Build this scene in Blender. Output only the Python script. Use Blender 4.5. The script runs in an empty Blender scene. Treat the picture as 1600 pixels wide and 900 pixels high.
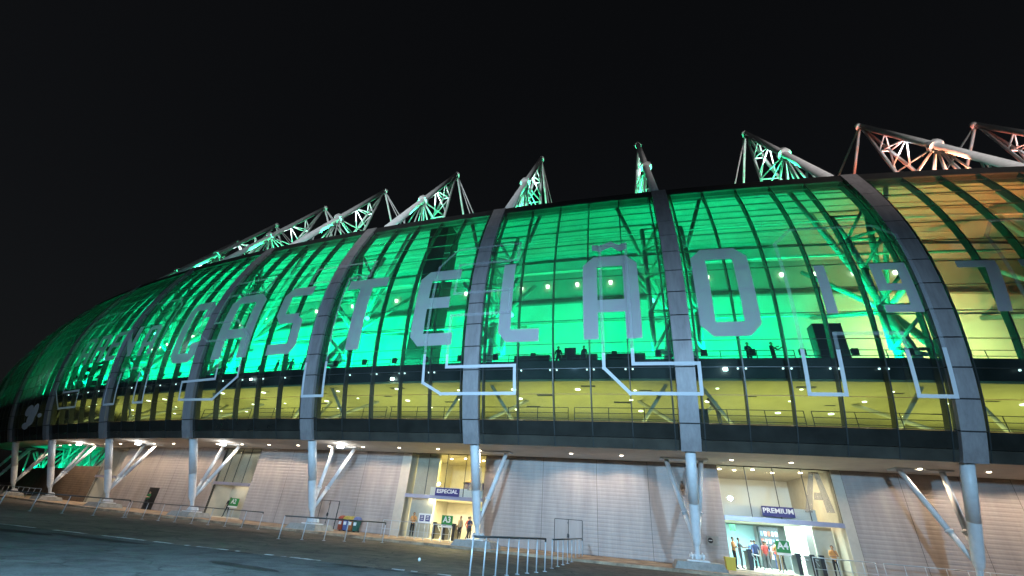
import bpy, bmesh, math, random
import numpy as np
from mathutils import Matrix, Vector
random.seed(7)
S = bpy.context.scene
C = S.collection
R = math.radians

# ---------------------------------------------------------------- camera, sky, lights, exposure
cam = bpy.data.cameras.new('camera'); co = bpy.data.objects.new('camera', cam); C.objects.link(co)
cam.sensor_width = 36; cam.lens = 36*661.86/1600; cam.clip_start = .1; cam.clip_end = 3000
CAM_H = 1.408
co.matrix_world = Matrix.Translation((0, 0, CAM_H)) @ Matrix.Rotation(R(90+29.013), 4, 'X') @ Matrix.Rotation(.0834, 4, 'Z')
S.camera = co
w = bpy.data.worlds.new('World'); S.world = w; w.use_nodes = True
nt = w.node_tree
sky = nt.nodes.new('ShaderNodeTexSky'); sky.sky_type = 'NISHITA'; sky.sun_disc = False
sky.sun_elevation = R(35); sky.sun_rotation = R(200); sky.air_density = 1; sky.dust_density = 3
bg = nt.nodes['Background']; bg.inputs[1].default_value = .0022
hs = nt.nodes.new('ShaderNodeHueSaturation'); hs.inputs['Saturation'].default_value = .4
nt.links.new(sky.outputs[0], hs.inputs['Color']); nt.links.new(hs.outputs[0], bg.inputs[0])
sl = bpy.data.lights.new('moon', 'SUN'); sl.energy = .012; sl.angle = R(.5); sl.color = (.85, .92, 1)
so = bpy.data.objects.new('moon', sl); C.objects.link(so); so.rotation_euler = (R(55), 0, R(-20))
S.view_settings.view_transform = 'Standard'; S.view_settings.look = 'None'
S.view_settings.exposure = 0; S.view_settings.gamma = 1
S.render.engine = 'CYCLES'
S.cycles.max_bounces = 6; S.cycles.diffuse_bounces = 2; S.cycles.glossy_bounces = 2
S.cycles.transmission_bounces = 2; S.cycles.transparent_max_bounces = 32
S.cycles.use_denoising = True; S.cycles.sample_clamp_indirect = 4
S.cycles.caustics_reflective = False; S.cycles.caustics_refractive = False

def lamp(kind, loc, energy, color, target=None, size=.2, **kw):
    l = bpy.data.lights.new(kind.lower()+'_light', kind); l.energy = energy; l.color = color
    if kind == 'AREA':
        l.shape = 'RECTANGLE'; l.size = size[0]; l.size_y = size[1]
    else:
        l.shadow_soft_size = size
    for k, v in kw.items(): setattr(l, k, v)
    o = bpy.data.objects.new(l.name, l); C.objects.link(o); o.location = loc
    if target is not None:
        o.rotation_euler = (Vector(target)-Vector(loc)).to_track_quat('-Z', 'Y').to_euler()
    return o
# COOL lamps: floodlights on the car park masts behind the viewer (their reflections show in the glass)
COOL = (.38, .69, 1)
lamp('SPOT', (-7, 1, 6.5), 35000, COOL, (-4, 32, 1), .25, spot_size=R(100), spot_blend=1)
lamp('SPOT', (14, -3, 6.5), 24000, COOL, (13, 29, .5), .25, spot_size=R(104), spot_blend=1)
lamp('SPOT', (-36, 8, 6.5), 15000, COOL, (-30, 46, 2), .25, spot_size=R(100), spot_blend=1)
lamp('SPOT', (-22, -14, 12), 130000, (.9, .97, 1), (-16, 48, 58), .3, spot_size=R(62), spot_blend=1)  # unseen spot, added to lighten the rooftop masts
lamp('SPOT', (32, -22, 12), 100000, (1, .93, .9), (30, 40, 54), .3, spot_size=R(52), spot_blend=1)  # second unseen spot, added for the masts on the right

# ---------------------------------------------------------------- facade geometry (metres)
BAY, XB, YB = 13.58, 12.083, 28.756
def phi(i):
    j = i-1; return .2754+.0522*j-.00219*j*j+.000777*j**3-.0000598*j**4
_g = np.linspace(-4, 11, 3001); _d = _g[1]-_g[0]; _m = .5*(_g[1:]+_g[:-1]); _ph = phi(_m)
_cx = np.concatenate([[0], np.cumsum(-np.cos(_ph)*_d*BAY)]); _cy = np.concatenate([[0], np.cumsum(np.sin(_ph)*_d*BAY)])
_cx += XB-np.interp(1, _g, _cx); _cy += YB-np.interp(1, _g, _cy)
def W(i, o, z):
    a = phi(i); return Vector((float(np.interp(i, _g, _cx))-math.sin(a)*o, float(np.interp(i, _g, _cy))-math.cos(a)*o, z))
def frame(i):       # local x outward, y towards the right, z up
    a = phi(i); b = W(i, 0, 0)
    return Matrix(((-math.sin(a), math.cos(a), 0, b.x), (-math.cos(a), -math.sin(a), 0, b.y), (0, 0, 1, 0), (0, 0, 0, 1)))
_ks = (np.arange(13*32)+.5)/32
_th = .512-.1609*_ks+.0307*_ks**2-.003933*_ks**3+.0001672*_ks**4-.0176*np.clip(_ks-10, 0, 9)**2
_po = np.concatenate([[2.808], 2.808+np.cumsum(np.sin(_th))*1.628/32]); _pz = np.concatenate([[5.914], 5.914+np.cumsum(np.cos(_th))*1.628/32])
_pk = np.arange(13*32+1)/32
def prof(k, off=0):
    o = float(np.interp(k, _pk, _po)); z = float(np.interp(k, _pk, _pz)); t = float(np.interp(k, _pk[:-1], _th))
    if k < 0: z += k*1.628*math.cos(t); o += k*1.628*math.sin(t)
    return o+off*math.cos(t), z-off*math.sin(t)
def SP(i, k, off=0):
    o, z = prof(k, off); return W(i, o, z)
I0, I1 = -1, 9            # bays built between these axes
ROAD, PLAT = -.22, -.08   # heights of the road and of the raised forecourt
WALL, SOF = -3.5, 6.08    # ground floor wall offset and soffit height

# ---------------------------------------------------------------- materials
def mat(name, col, rough=.6, metal=0, var=0, scale=3, bump=0, bscale=30, emit=None, est=0, col2=None, stretch=None, spec=.5):
    m = bpy.data.materials.new(name); m.use_nodes = True; n = m.node_tree.nodes; l = m.node_tree.links
    b = n['Principled BSDF']; b.inputs['Base Color'].default_value = (*col, 1); b.inputs['Roughness'].default_value = rough
    b.inputs['Metallic'].default_value = metal; b.inputs['Specular IOR Level'].default_value = spec
    if emit: b.inputs['Emission Color'].default_value = (*emit, 1); b.inputs['Emission Strength'].default_value = est
    if var or bump:
        tc = n.new('ShaderNodeTexCoord'); src = tc.outputs['Object']
        if stretch:
            mp = n.new('ShaderNodeMapping'); mp.inputs['Scale'].default_value = stretch; l.new(src, mp.inputs[0]); src = mp.outputs[0]
    if var:
        t = n.new('ShaderNodeTexNoise'); t.inputs['Scale'].default_value = scale; t.inputs['Detail'].default_value = 6; t.inputs['Roughness'].default_value = .65
        l.new(src, t.inputs['Vector'])
        r = n.new('ShaderNodeValToRGB'); c2 = col2 or tuple(c*(1-var) for c in col)
        r.color_ramp.elements[0].position = .35; r.color_ramp.elements[1].position = .68
        r.color_ramp.elements[0].color = (*c2, 1); r.color_ramp.elements[1].color = (*(min(1, c*(1+var*.35)) for c in col), 1)
        l.new(t.outputs['Fac'], r.inputs[0]); l.new(r.outputs[0], b.inputs['Base Color'])
    if bump:
        t2 = n.new('ShaderNodeTexNoise'); t2.inputs['Scale'].default_value = bscale; t2.inputs['Detail'].default_value = 4
        l.new(src, t2.inputs['Vector'])
        bp = n.new('ShaderNodeBump'); bp.inputs['Strength'].default_value = bump; bp.inputs['Distance'].default_value = .02
        l.new(t2.outputs['Fac'], bp.inputs['Height']); l.new(bp.outputs[0], b.inputs['Normal'])
    return m
def glassmat(name, tint, refl=1.0, rough=.02, dirt=.03, dcol=(.5, .55, .55)):
    m = bpy.data.materials.new(name); m.use_nodes = True; n = m.node_tree.nodes; l = m.node_tree.links
    n.remove(n['Principled BSDF']); out = n['Material Output']
    tr = n.new('ShaderNodeBsdfTransparent'); tr.inputs[0].default_value = (*tint, 1)
    gl = n.new('ShaderNodeBsdfGlossy'); gl.inputs['Roughness'].default_value = rough
    df = n.new('ShaderNodeBsdfDiffuse'); df.inputs[0].default_value = (*dcol, 1)
    lw = n.new('ShaderNodeLayerWeight'); lw.inputs[0].default_value = .5     # facing term, the same from both sides of a pane
    pw = n.new('ShaderNodeMath'); pw.operation = 'POWER'; pw.inputs[1].default_value = 4.5; l.new(lw.outputs['Facing'], pw.inputs[0])
    ml = n.new('ShaderNodeMath'); ml.operation = 'MULTIPLY_ADD'; ml.inputs[1].default_value = .3*refl; ml.inputs[2].default_value = .025*refl; l.new(pw.outputs[0], ml.inputs[0])
    tc = n.new('ShaderNodeTexCoord'); nz = n.new('ShaderNodeTexNoise'); nz.inputs['Scale'].default_value = .5; nz.inputs['Detail'].default_value = 7
    mp = n.new('ShaderNodeMapping'); mp.inputs['Scale'].default_value = (1, 1, .35); l.new(tc.outputs['Object'], mp.inputs[0]); l.new(mp.outputs[0], nz.inputs['Vector'])
    mr = n.new('ShaderNodeMapRange'); mr.inputs[1].default_value = .3; mr.inputs[2].default_value = .75; mr.inputs[3].default_value = dirt*.3; mr.inputs[4].default_value = dirt*1.6
    l.new(nz.outputs['Fac'], mr.inputs[0])
    a = n.new('ShaderNodeMixShader'); l.new(mr.outputs[0], a.inputs[0]); l.new(tr.outputs[0], a.inputs[1]); l.new(df.outputs[0], a.inputs[2])
    b = n.new('ShaderNodeMixShader'); l.new(ml.outputs[0], b.inputs[0]); l.new(a.outputs[0], b.inputs[1]); l.new(gl.outputs[0], b.inputs[2])
    l.new(b.outputs[0], out.inputs[0]); return m
def filmmat(name, col, cover):
    m = bpy.data.materials.new(name); m.use_nodes = True; n = m.node_tree.nodes; l = m.node_tree.links
    n.remove(n['Principled BSDF']); out = n['Material Output']
    tr = n.new('ShaderNodeBsdfTransparent'); df = n.new('ShaderNodeBsdfDiffuse'); df.inputs[0].default_value = (*col, 1)
    tl = n.new('ShaderNodeBsdfTranslucent'); tl.inputs[0].default_value = (*(c*.3 for c in col), 1)
    ad = n.new('ShaderNodeAddShader'); l.new(df.outputs[0], ad.inputs[0]); l.new(tl.outputs[0], ad.inputs[1])
    a = n.new('ShaderNodeMixShader'); a.inputs[0].default_value = cover; l.new(tr.outputs[0], a.inputs[1]); l.new(ad.outputs[0], a.inputs[2])
    l.new(a.outputs[0], out.inputs[0]); return m
M = {}
M['clad'] = mat('rib_cladding', (.37, .35, .36), .45, .15, .22, 1.6, .05, 8, stretch=(2, 2, .35))
M['core'] = mat('rib_core', (.02, .02, .022), .7)
M['white'] = mat('white_painted_steel', (.82, .83, .84), .4, 0, .12, 2, .02, 20)
M['steel'] = mat('galvanised_steel', (.5, .54, .58), .4, .3, .15, 6)
M['inner'] = mat('interior_white_steel', (.6, .62, .6), .45, 0, .1, 2)
M['mull'] = mat('dark_mullion', (.035, .04, .04), .4)
M['gut'] = mat('gutter', (.03, .03, .03), .5, 0, .3, 2)
M['glass'] = glassmat('facade_glass', (.56, .68, .65))
M['clear'] = glassmat('clear_glass', (.93, .95, .94), .9, .01, .015)
M['span'] = mat('spandrel_glass', (.03, .03, .026), .18, 0, .35, .7)
M['spanl'] = mat('spandrel_glass_pale', (.07, .066, .055), .22, 0, .35, .7)
M['film'] = filmmat('frosted_film', (.47, .47, .5), .9)
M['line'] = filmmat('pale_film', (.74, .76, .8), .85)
M['faint'] = filmmat('glow_faded_film', (.6, .64, .68), .22)  # same film, faded to imitate the hall glow swamping it
M['film2'] = filmmat('grey_film', (.33, .31, .28), .42)
M['wall'] = mat('ribbed_wall', (.4, .35, .325), .5, 0, .2, .9, .06, 40, stretch=(1.6, 1.6, .22))
M['wallb'] = mat('wall_backing', (.05, .045, .045), .8)
M['soffit'] = mat('soffit', (.76, .7, .64), .7, 0, .12, .8)
M['cream'] = mat('cream_stone', (.55, .5, .42), .6, 0, .12, 1.5)
M['beige'] = mat('beige_plaster', (.5, .46, .37), .7, 0, .12, 1.2)
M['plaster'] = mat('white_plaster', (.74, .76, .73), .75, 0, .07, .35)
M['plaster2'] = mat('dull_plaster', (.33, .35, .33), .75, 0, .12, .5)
M['roof'] = mat('roof_sheet', (.5, .52, .5), .5, 0, .12, .5)
M['purlin'] = mat('purlin', (.45, .47, .46), .6)
M['ceil'] = mat('concourse_ceiling', (.58, .54, .32), .8, 0, .12, .6)
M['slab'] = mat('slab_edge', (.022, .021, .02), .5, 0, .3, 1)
M['floor'] = mat('concourse_floor', (.3, .29, .26), .6, 0, .2, 1)
M['dark'] = mat('black_equipment', (.012, .013, .014), .5)
M['concrete'] = mat('concrete', (.34, .34, .32), .85, 0, .3, 2.2, .25, 25)
M['tan'] = mat('forecourt_concrete', (.5, .37, .25), .85, 0, .45, .9, .3, 14, col2=(.17, .12, .08))
M['brownwall'] = mat('brown_wall', (.16, .11, .075), .8, 0, .35, 1)
M['greenwall'] = mat('louvre_wall', (.5, .52, .5), .6, 0, .2, .6)
M['lampw'] = mat('warm_lamp', (1, 1, 1), .5, emit=(1, .84, .6), est=20)
M['lampy'] = mat('concourse_lamp', (1, 1, 1), .5, emit=(1, .93, .66), est=10)
M['lampc'] = mat('cool_lamp', (1, 1, 1), .5, emit=(.85, .95, 1), est=22)
M['lampg'] = mat('cyan_lamp', (.5, 1, .9), .5, emit=(.15, 1, .75), est=7)
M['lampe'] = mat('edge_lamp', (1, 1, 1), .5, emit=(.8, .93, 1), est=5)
M['lampb'] = mat('bright_lamp_and_glint', (1, 1, 1), .5, emit=(.9, .97, 1), est=60)
M['navy'] = mat('navy_sign', (.03, .025, .16), .5, 0, .1, 3)
M['signgreen'] = mat('green_sign', (.02, .22, .05), .5)
M['signwhite'] = mat('white_sign', (.75, .76, .76), .5)
M['yellow'] = mat('yellow_plastic', (.65, .45, .03), .45)
M['purple'] = mat('canopy_bar', (.34, .33, .42), .35, .3, .1, 2)
M['cyan'] = mat('pale_cyan_panel', (.5, .78, .8), .5, 0, .1, 1)
M['shopdark'] = mat('shop_shelf', (.035, .035, .04), .5)
M['black'] = mat('black_pedestal', (.015, .015, .016), .4)
for nm, c in dict(bin_red=(.36, .07, .04), bin_blue=(.12, .16, .36), bin_orange=(.42, .13, .04), bin_green=(.035, .13, .1), lid_yellow=(.5, .38, .08)).items(): M[nm] = mat(nm, c, .4, 0, .12, 5)
M['paint'] = mat('worn_road_paint', (.62, .63, .63), .8, 0, .75, 2.6, col2=(.1, .1, .1))
def asphalt(name, a, b, tone, s1=.25):
    m = bpy.data.materials.new(name); m.use_nodes = True; n = m.node_tree.nodes; l = m.node_tree.links; p = n['Principled BSDF']
    g = n.new('ShaderNodeNewGeometry')
    def noise(s, d=5):
        t = n.new('ShaderNodeTexNoise'); t.inputs['Scale'].default_value = s; t.inputs['Detail'].default_value = d; t.inputs['Roughness'].default_value = .62; l.new(g.outputs['Position'], t.inputs['Vector']); return t.outputs['Fac']
    def ramp(f, p0, c0, p1, c1):
        r = n.new('ShaderNodeValToRGB'); r.color_ramp.elements[0].position = p0; r.color_ramp.elements[1].position = p1
        r.color_ramp.elements[0].color = (*c0, 1); r.color_ramp.elements[1].color = (*c1, 1); l.new(f, r.inputs[0]); return r.outputs[0]
    def mul(x, y, f=1):
        q = n.new('ShaderNodeMix'); q.data_type = 'RGBA'; q.blend_type = 'MULTIPLY'; q.inputs[0].default_value = f; l.new(x, q.inputs[6]); l.new(y, q.inputs[7]); return q.outputs[2]
    c = ramp(noise(s1), .32, a, .7, b)
    c = mul(c, ramp(noise(1.7, 8), .35, (.55,)*3, .6, (1,)*3))
    c = mul(c, ramp(noise(22, 3), .3, (.6,)*3, .7, (1.1,)*3))
    if tone:     # dark oil and tar stains
        v = n.new('ShaderNodeTexVoronoi'); v.inputs['Scale'].default_value = .16; l.new(g.outputs['Position'], v.inputs['Vector'])
        ad = n.new('ShaderNodeMath'); ad.inputs[1].default_value = .35; ad.operation = 'MULTIPLY_ADD'; l.new(noise(.9), ad.inputs[0]); l.new(v.outputs['Distance'], ad.inputs[2])
        c = mul(c, ramp(ad.outputs[0], .3, (.3,)*3, .42, (1,)*3), tone)
    mixv = n.new('ShaderNodeMix'); mixv.data_type = 'VECTOR'; mixv.inputs[0].default_value = .12
    nv = n.new('ShaderNodeTexNoise'); nv.inputs['Scale'].default_value = .8; nv.inputs['Detail'].default_value = 4; l.new(g.outputs['Position'], nv.inputs['Vector'])
    sc_ = n.new('ShaderNodeVectorMath'); sc_.operation = 'SCALE'; sc_.inputs['Scale'].default_value = 14; l.new(nv.outputs['Color'], sc_.inputs[0])
    l.new(g.outputs['Position'], mixv.inputs[4]); l.new(sc_.outputs[0], mixv.inputs[5])
    cr = n.new('ShaderNodeTexVoronoi'); cr.feature = 'DISTANCE_TO_EDGE'; cr.inputs['Scale'].default_value = .3; l.new(mixv.outputs[1], cr.inputs['Vector'])
    c = mul(c, ramp(cr.outputs['Distance'], .006, (.35,)*3, .014, (1,)*3), .8)      # cracks
    l.new(c, p.inputs['Base Color']); p.inputs['Roughness'].default_value = .8; p.inputs['Specular IOR Level'].default_value = .3
    bp = n.new('ShaderNodeBump'); bp.inputs['Strength'].default_value = .35; bp.inputs['Distance'].default_value = .02; l.new(noise(45, 3), bp.inputs['Height']); l.new(bp.outputs[0], p.inputs['Normal'])
    return m
M['road'] = asphalt('road_asphalt', (.11, .09, .072), (.2, .165, .13), .6)
M['lot'] = asphalt('car_park_surface', (.075, .085, .082), (.12, .132, .125), .9)
M['stain'] = asphalt('oil_stain', (.02, .02, .018), (.045, .045, .042), 0)
M['strip'] = asphalt('asphalt_strip', (.07, .078, .078), (.12, .13, .13), .5)

# ---------------------------------------------------------------- mesh helpers
class MB:
    def __init__(s): s.v = []; s.f = []
    def quad(s, *p): n = len(s.v); s.v += [tuple(x) for x in p]; s.f.append(tuple(range(n, n+len(p)))); return s
    def hexa(s, a, b):      # two rings of 4 points
        n = len(s.v); s.v += [tuple(x) for x in a]+[tuple(x) for x in b]
        for q in ((0, 3, 2, 1), (4, 5, 6, 7), (0, 1, 5, 4), (1, 2, 6, 5), (2, 3, 7, 6), (3, 0, 4, 7)): s.f.append(tuple(n+x for x in q))
        return s
    def box(s, x0, x1, y0, y1, z0, z1, m=None):
        P = [Vector((x, y, z)) for z in (z0, z1) for x, y in ((x0, y0), (x1, y0), (x1, y1), (x0, y1))]
        if m is not None: P = [m @ p for p in P]
        return s.hexa(P[:4], P[4:])
    def tube(s, p, q, r, r2=None, n=8, cap=True):
        p, q = Vector(p), Vector(q); r2 = r if r2 is None else r2
        z = (q-p).normalized(); x = z.orthogonal().normalized(); y = z.cross(x); b = len(s.v)
        for c, rr in ((p, r), (q, r2)):
            for j in range(n):
                a = 2*math.pi*j/n; s.v.append(tuple(c+x*math.cos(a)*rr+y*math.sin(a)*rr))
        for j in range(n): k = (j+1) % n; s.f.append((b+j, b+k, b+n+k, b+n+j))
        if cap: s.f.append(tuple(range(b+n-1, b-1, -1))); s.f.append(tuple(range(b+n, b+2*n)))
        return s
    def path(s, pts, r, n=6):
        for a, b in zip(pts, pts[1:]): s.tube(a, b, r, n=n)
        return s
    def sweep(s, secs, close=False):    # secs: list of point rings
        b = len(s.v); n = len(secs[0])
        for ring in secs: s.v += [tuple(p) for p in ring]
        for a in range(len(secs)-1):
            for j in range(n): k = (j+1) % n; s.f.append((b+a*n+j, b+a*n+k, b+(a+1)*n+k, b+(a+1)*n+j))
        s.f.append(tuple(range(b+n-1, b-1, -1))); e = b+(len(secs)-1)*n; s.f.append(tuple(range(e, e+n)))
        return s
    def mesh(s, name, m, smooth=False):
        me = bpy.data.meshes.new(name); me.from_pydata(s.v, [], s.f)
        bm = bmesh.new(); bm.from_mesh(me); bmesh.ops.recalc_face_normals(bm, faces=bm.faces); bm.to_mesh(me); bm.free()
        me.materials.append(M[m] if isinstance(m, str) else m)
        if smooth: me.polygons.foreach_set('use_smooth', [len(p.vertices) == 4 for p in me.polygons])
        return me
    def obj(s, name, m, parent=None, smooth=False, **kw): return link(name, s.mesh(name, m, smooth), parent, **kw)
def link(name, data, parent=None, mw=None, **kw):
    o = bpy.data.objects.new(name, data); C.objects.link(o)
    if parent is not None: o.parent = parent
    if mw is not None: o.matrix_local = mw
    for k, v in kw.items(): o[k] = v
    return o
def empty(name, loc, rz=0, **kw):
    o = link(name, None, **kw); o.location = loc; o.rotation_euler[2] = rz; o.empty_display_size = .2; return o
def text(s, size, m, name='lettering', ext=.008, bold=.028, sx=1):
    cu = bpy.data.curves.new(name, 'FONT'); cu.body = s; cu.size = size; cu.align_x = 'CENTER'; cu.align_y = 'CENTER'
    cu.extrude = ext; cu.offset = bold*size; cu.resolution_u = 2
    o = bpy.data.objects.new(name, cu); C.objects.link(o)
    me = bpy.data.meshes.new_from_object(o.evaluated_get(bpy.context.evaluated_depsgraph_get()))
    bpy.data.objects.remove(o); bpy.data.curves.remove(cu)
    rot = Matrix.Rotation(R(90), 4, 'Z') @ Matrix.Rotation(R(90), 4, 'X') @ Matrix.Diagonal((sx, 1, 1, 1))   # text faces local +x, reads towards +y
    me.transform(rot); me.materials.clear(); me.materials.append(M[m]); return me

# ---------------------------------------------------------------- ground
ux, uy = Vector((-12.9, 16.35)), Vector((-8.17, 15.2))
def gsheet(name, pts, z, m, **kw):
    return MB().quad(*[(x, y, z) for x, y in pts]).obj(name, m, **kw)
gsheet('ground', [(-900, -900), (900, -900), (900, 900), (-900, 900)], ROAD, 'road', kind='structure')
def linept(t, x): return (x, t[0]+t[1]*x)
E0 = (13.45, -.232); E1 = (15.95, -.27)     # edges of the near surface and of the painted line, y = a + b x
ys = []
gsheet('car_park', [linept(E0, -120), (-120, -60), (120, -60), linept(E0, 60)], ROAD+.008, 'lot', kind='structure')
gsheet('asphalt_strip', [linept((16.2, -.265), -120), linept(E0, -120), linept(E0, 60), linept((16.2, -.265), 60)], ROAD+.004, 'strip', kind='structure')
for k, (x0, x1) in enumerate([(-23, -19.3), (-18.2, -12.2), (-11.6, -9.2), (-8.3, -5.9), (-4.4, -1.2), (1.5, 5), (8, 13)]):
    pm = MB(); n = 14; rr = random.Random(k)
    for j in range(n):
        a, b = x0+(x1-x0)*j/n, x0+(x1-x0)*(j+1)/n
        if rr.random() < (.12 if k < 2 else .4): continue
        ya, yb = linept((16.35, -.262), a)[1], linept((16.35, -.262), b)[1]; wv = .1+.04*rr.random()
        pm.quad((a, ya-wv, ROAD+.012), (b, yb-wv-.01, ROAD+.012), (b, yb+wv, ROAD+.012), (a, ya+wv-.01, ROAD+.012))
    if pm.v: pm.obj('road_marking', 'paint', kind='structure')
rr = random.Random(5)
for x, y, a, b, rot in ((-7.05, 14.72, 1.35, .3, -.42), (-14.6, 19.0, 2.6, .3, -.28), (-18.2, 19.3, 2.2, .35, -.2), (-4.6, 17.05, .7, .14, -.2), (-3.3, 16.75, .5, .12, -.3), (-9.3, 18.45, .9, .1, -.25), (-2.2, 16.4, .4, .12, -.1)):
    pts = []
    for t in range(22):
        an = 2*math.pi*t/22; k_ = 1+.35*(rr.random()-.5); u, v = math.cos(an)*a*k_, math.sin(an)*b*k_
        pts.append((x+u*math.cos(rot)-v*math.sin(rot), y+u*math.sin(rot)+v*math.cos(rot)))
    gsheet('oil_stain', pts, ROAD+.016, 'stain', kind='structure')
# raised forecourt with a kerb
n = 40; top = []; 
fm = MB()
for j in range(n):
    a, b = I0-1+(I1+1-I0)*j/n, I0-1+(I1+1-I0)*(j+1)/n
    ka, kb = [1.9+.25*math.sin(q*1.7)+max(0, q-2)*.12 for q in (a, b)]
    fm.hexa([W(a, ka, ROAD-.1), W(b, kb, ROAD-.1), W(b, -12, ROAD-.1), W(a, -12, ROAD-.1)], [W(a, ka-.04, PLAT), W(b, kb-.04, PLAT), W(b, -12, PLAT), W(a, -12, PLAT)])
fc = fm.obj('forecourt', 'tan', kind='structure')

# ---------------------------------------------------------------- the stadium
st = empty('stadium', W(1, 0, 0), label='stadium with a bulging glass facade lit green, grey ribs and rooftop masts', category='stadium')
st.matrix_world = Matrix.Identity(4)
def part(name, mb, m, parent=st, smooth=False, **kw): return mb.obj(name, m, parent, smooth, **kw)

# ribs: one set of meshes, copied to every axis
HW = .56
core = MB(); secs = []
for k in np.arange(0.02, 13.01, .25):
    a = prof(k, .17); b = prof(k, -.3); secs.append([(a[0], -HW+.03, a[1]), (a[0], HW-.03, a[1]), (b[0], HW-.03, b[1]), (b[0], -HW+.03, b[1])])
core.sweep(secs); core_me = core.mesh('facade_rib', 'core')
clads = []
for k in range(13):
    mb = MB(); secs = []
    for q in np.linspace(k+.024, k+.976, 5):
        a = prof(q, .21); b = prof(q, -.28); secs.append([(a[0], -HW, a[1]), (a[0], HW, a[1]), (b[0], HW, b[1]), (b[0], -HW, b[1])])
    mb.sweep(secs); clads.append(mb.mesh('cladding_panel', 'clad'))
for i in range(I0, I1+1):
    rib = link('facade_rib', core_me, st, frame(i))
    for me in clads: link('cladding_panel', me, rib)

# columns with V braces, hinge and concrete base
ZB, OC = .316, 2.39
d = Vector((OC, 0, SOF-.15-ZB)); bot = Vector((0, 0, ZB)); topc = Vector((OC+.1, 0, SOF+.1))
dirc = (topc-bot).normalized()
colm = MB(); prev = None
ts = [(.11, .1), (.16, .22), (.2, .27), (.5, .3), (1, .31)]
for (ta, ra), (tb, rb) in zip(ts, ts[1:]): colm.tube(bot.lerp(topc, ta), bot.lerp(topc, tb), ra, rb, 14, cap=(tb == 1))
col_me = colm.mesh('column', 'white', True)
hm = MB()
for s in (-.3, -.1, .1, .3):        # fan shaped hinge plates
    pts = []
    for a in np.linspace(-1.35, 1.35, 9): pts.append((math.sin(a)*.34, math.cos(a)*.36))
    ringa = [Vector((x, s-.03, ZB+max(0, z)*1.15)) for x, z in pts]; ringb = [p+Vector((0, .06, 0)) for p in ringa]
    nv = len(hm.v); hm.v += [tuple(p) for p in ringa+ringb]; n = len(ringa)
    hm.f += [tuple(range(nv, nv+n)), tuple(range(nv+2*n-1, nv+n-1, -1))]+[(nv+j, nv+(j+1) % n, nv+n+(j+1) % n, nv+n+j) for j in range(n)]
hm.tube((.0, -.42, ZB+.24), (.0, .42, ZB+.24), .09, n=10)
hm.box(-.5, .5, -.6, .6, ZB-.03, ZB+.03)
hm.tube(bot.lerp(topc, .02), bot.lerp(topc, .13), .12, .16, 10)
hinge_me = hm.mesh('hinge_plate', 'white')
padm = MB().hexa([(-1.0, -1.5, ROAD-.05), (1.35, -1.5, ROAD-.05), (1.35, 1.5, ROAD-.05), (-1.0, 1.5, ROAD-.05)], [(-.75, -1.2, ZB-.04), (1.0, -1.2, ZB-.04), (1.0, 1.2, ZB-.04), (-.75, 1.2, ZB-.04)])
pad_me = padm.mesh('concrete_base', 'concrete')
br = []
for s in (-1, 1):
    a = bot.lerp(topc, .2)+Vector((-.15, s*.12, 0)); b = Vector((-1.4, s*1.12, SOF-.08))
    mb = MB(); mb.tube(a, a.lerp(b, .28), .12, .15, 10); mb.tube(a.lerp(b, .28), a.lerp(b, .3), .21, .21, 10); mb.tube(a.lerp(b, .3), b, .15, .15, 10)
    br.append(mb.mesh('brace', 'white', True))
bk = MB().box(-1.9, -1.0, -1.5, 1.5, SOF-.1, SOF-.004); bk_me = bk.mesh('brace_bracket', 'white')
for i in range(I0+1, I1+1):
    c = link('column', col_me, st, frame(i))
    link('hinge_plate', hinge_me, c); link('concrete_base', pad_me, c); link('brace_bracket', bk_me, c)
    for me in br: link('brace', me, c)

# glazing: mullions, transoms, panes, spandrels
MU = [.06+.176*j for j in range(6)]
KT = 12.45
PE = [.04]+MU[1:5]+[.96]
far = MB()
for b in range(I0, I1):
    for j, u in enumerate(MU):
        mb = MB(); secs = []; i = b+u; hw = .032/BAY
        for k in np.arange(.0, KT+.4, .5):
            k = min(k, KT+.2); secs.append([SP(i-hw, k, .02), SP(i+hw, k, .02), SP(i+hw, k, -.42), SP(i-hw, k, -.42)])
        part('mullion', mb.sweep(secs), 'mull')
    for k in list(range(1, 13)):
        mb = MB()
        for j in range(5):
            a, c = b+PE[j], b+PE[j+1]
            mb.hexa([SP(a, k-.01, .012), SP(c, k-.01, .012), SP(c, k+.01, .012), SP(a, k+.01, .012)], [SP(a, k-.01, -.06), SP(c, k-.01, -.06), SP(c, k+.01, -.06), SP(a, k+.01, -.06)])
        part('transom', mb, 'mull')
    for j in range(5):
        a, c = b+PE[j]+.0016, b+PE[j+1]-.0016
        for k0, k1 in [(1, 2)]+[(2, 3)]+[(q, q+1) for q in range(3, 12)]+[(12, KT)]:
            mb = MB() if b < 3 else far
            k0, k1 = k0+.012, k1-.012
            jt = [random.uniform(-.012, .006) for _ in range(4)]      # panes are never quite in one plane
            mb.hexa([SP(a, k0, jt[0]), SP(c, k0, jt[1]), SP(c, k1, jt[2]), SP(a, k1, jt[3])], [SP(a, k0, jt[0]-.024), SP(c, k0, jt[1]-.024), SP(c, k1, jt[2]-.024), SP(a, k1, jt[3]-.024)])
            if b < 3: part('glass_panel', mb, 'glass')
        for k0, k1, m_ in ((.42, .98, 'span'), (0, .40, 'spanl')):
            part('spandrel_panel', MB().hexa([SP(a, k0), SP(c, k0), SP(c, k1), SP(a, k1)], [SP(a, k0, -.04), SP(c, k0, -.04), SP(c, k1, -.04), SP(a, k1, -.04)]), m_)
part('glass_panel', far, 'glass', kind='stuff')
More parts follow.
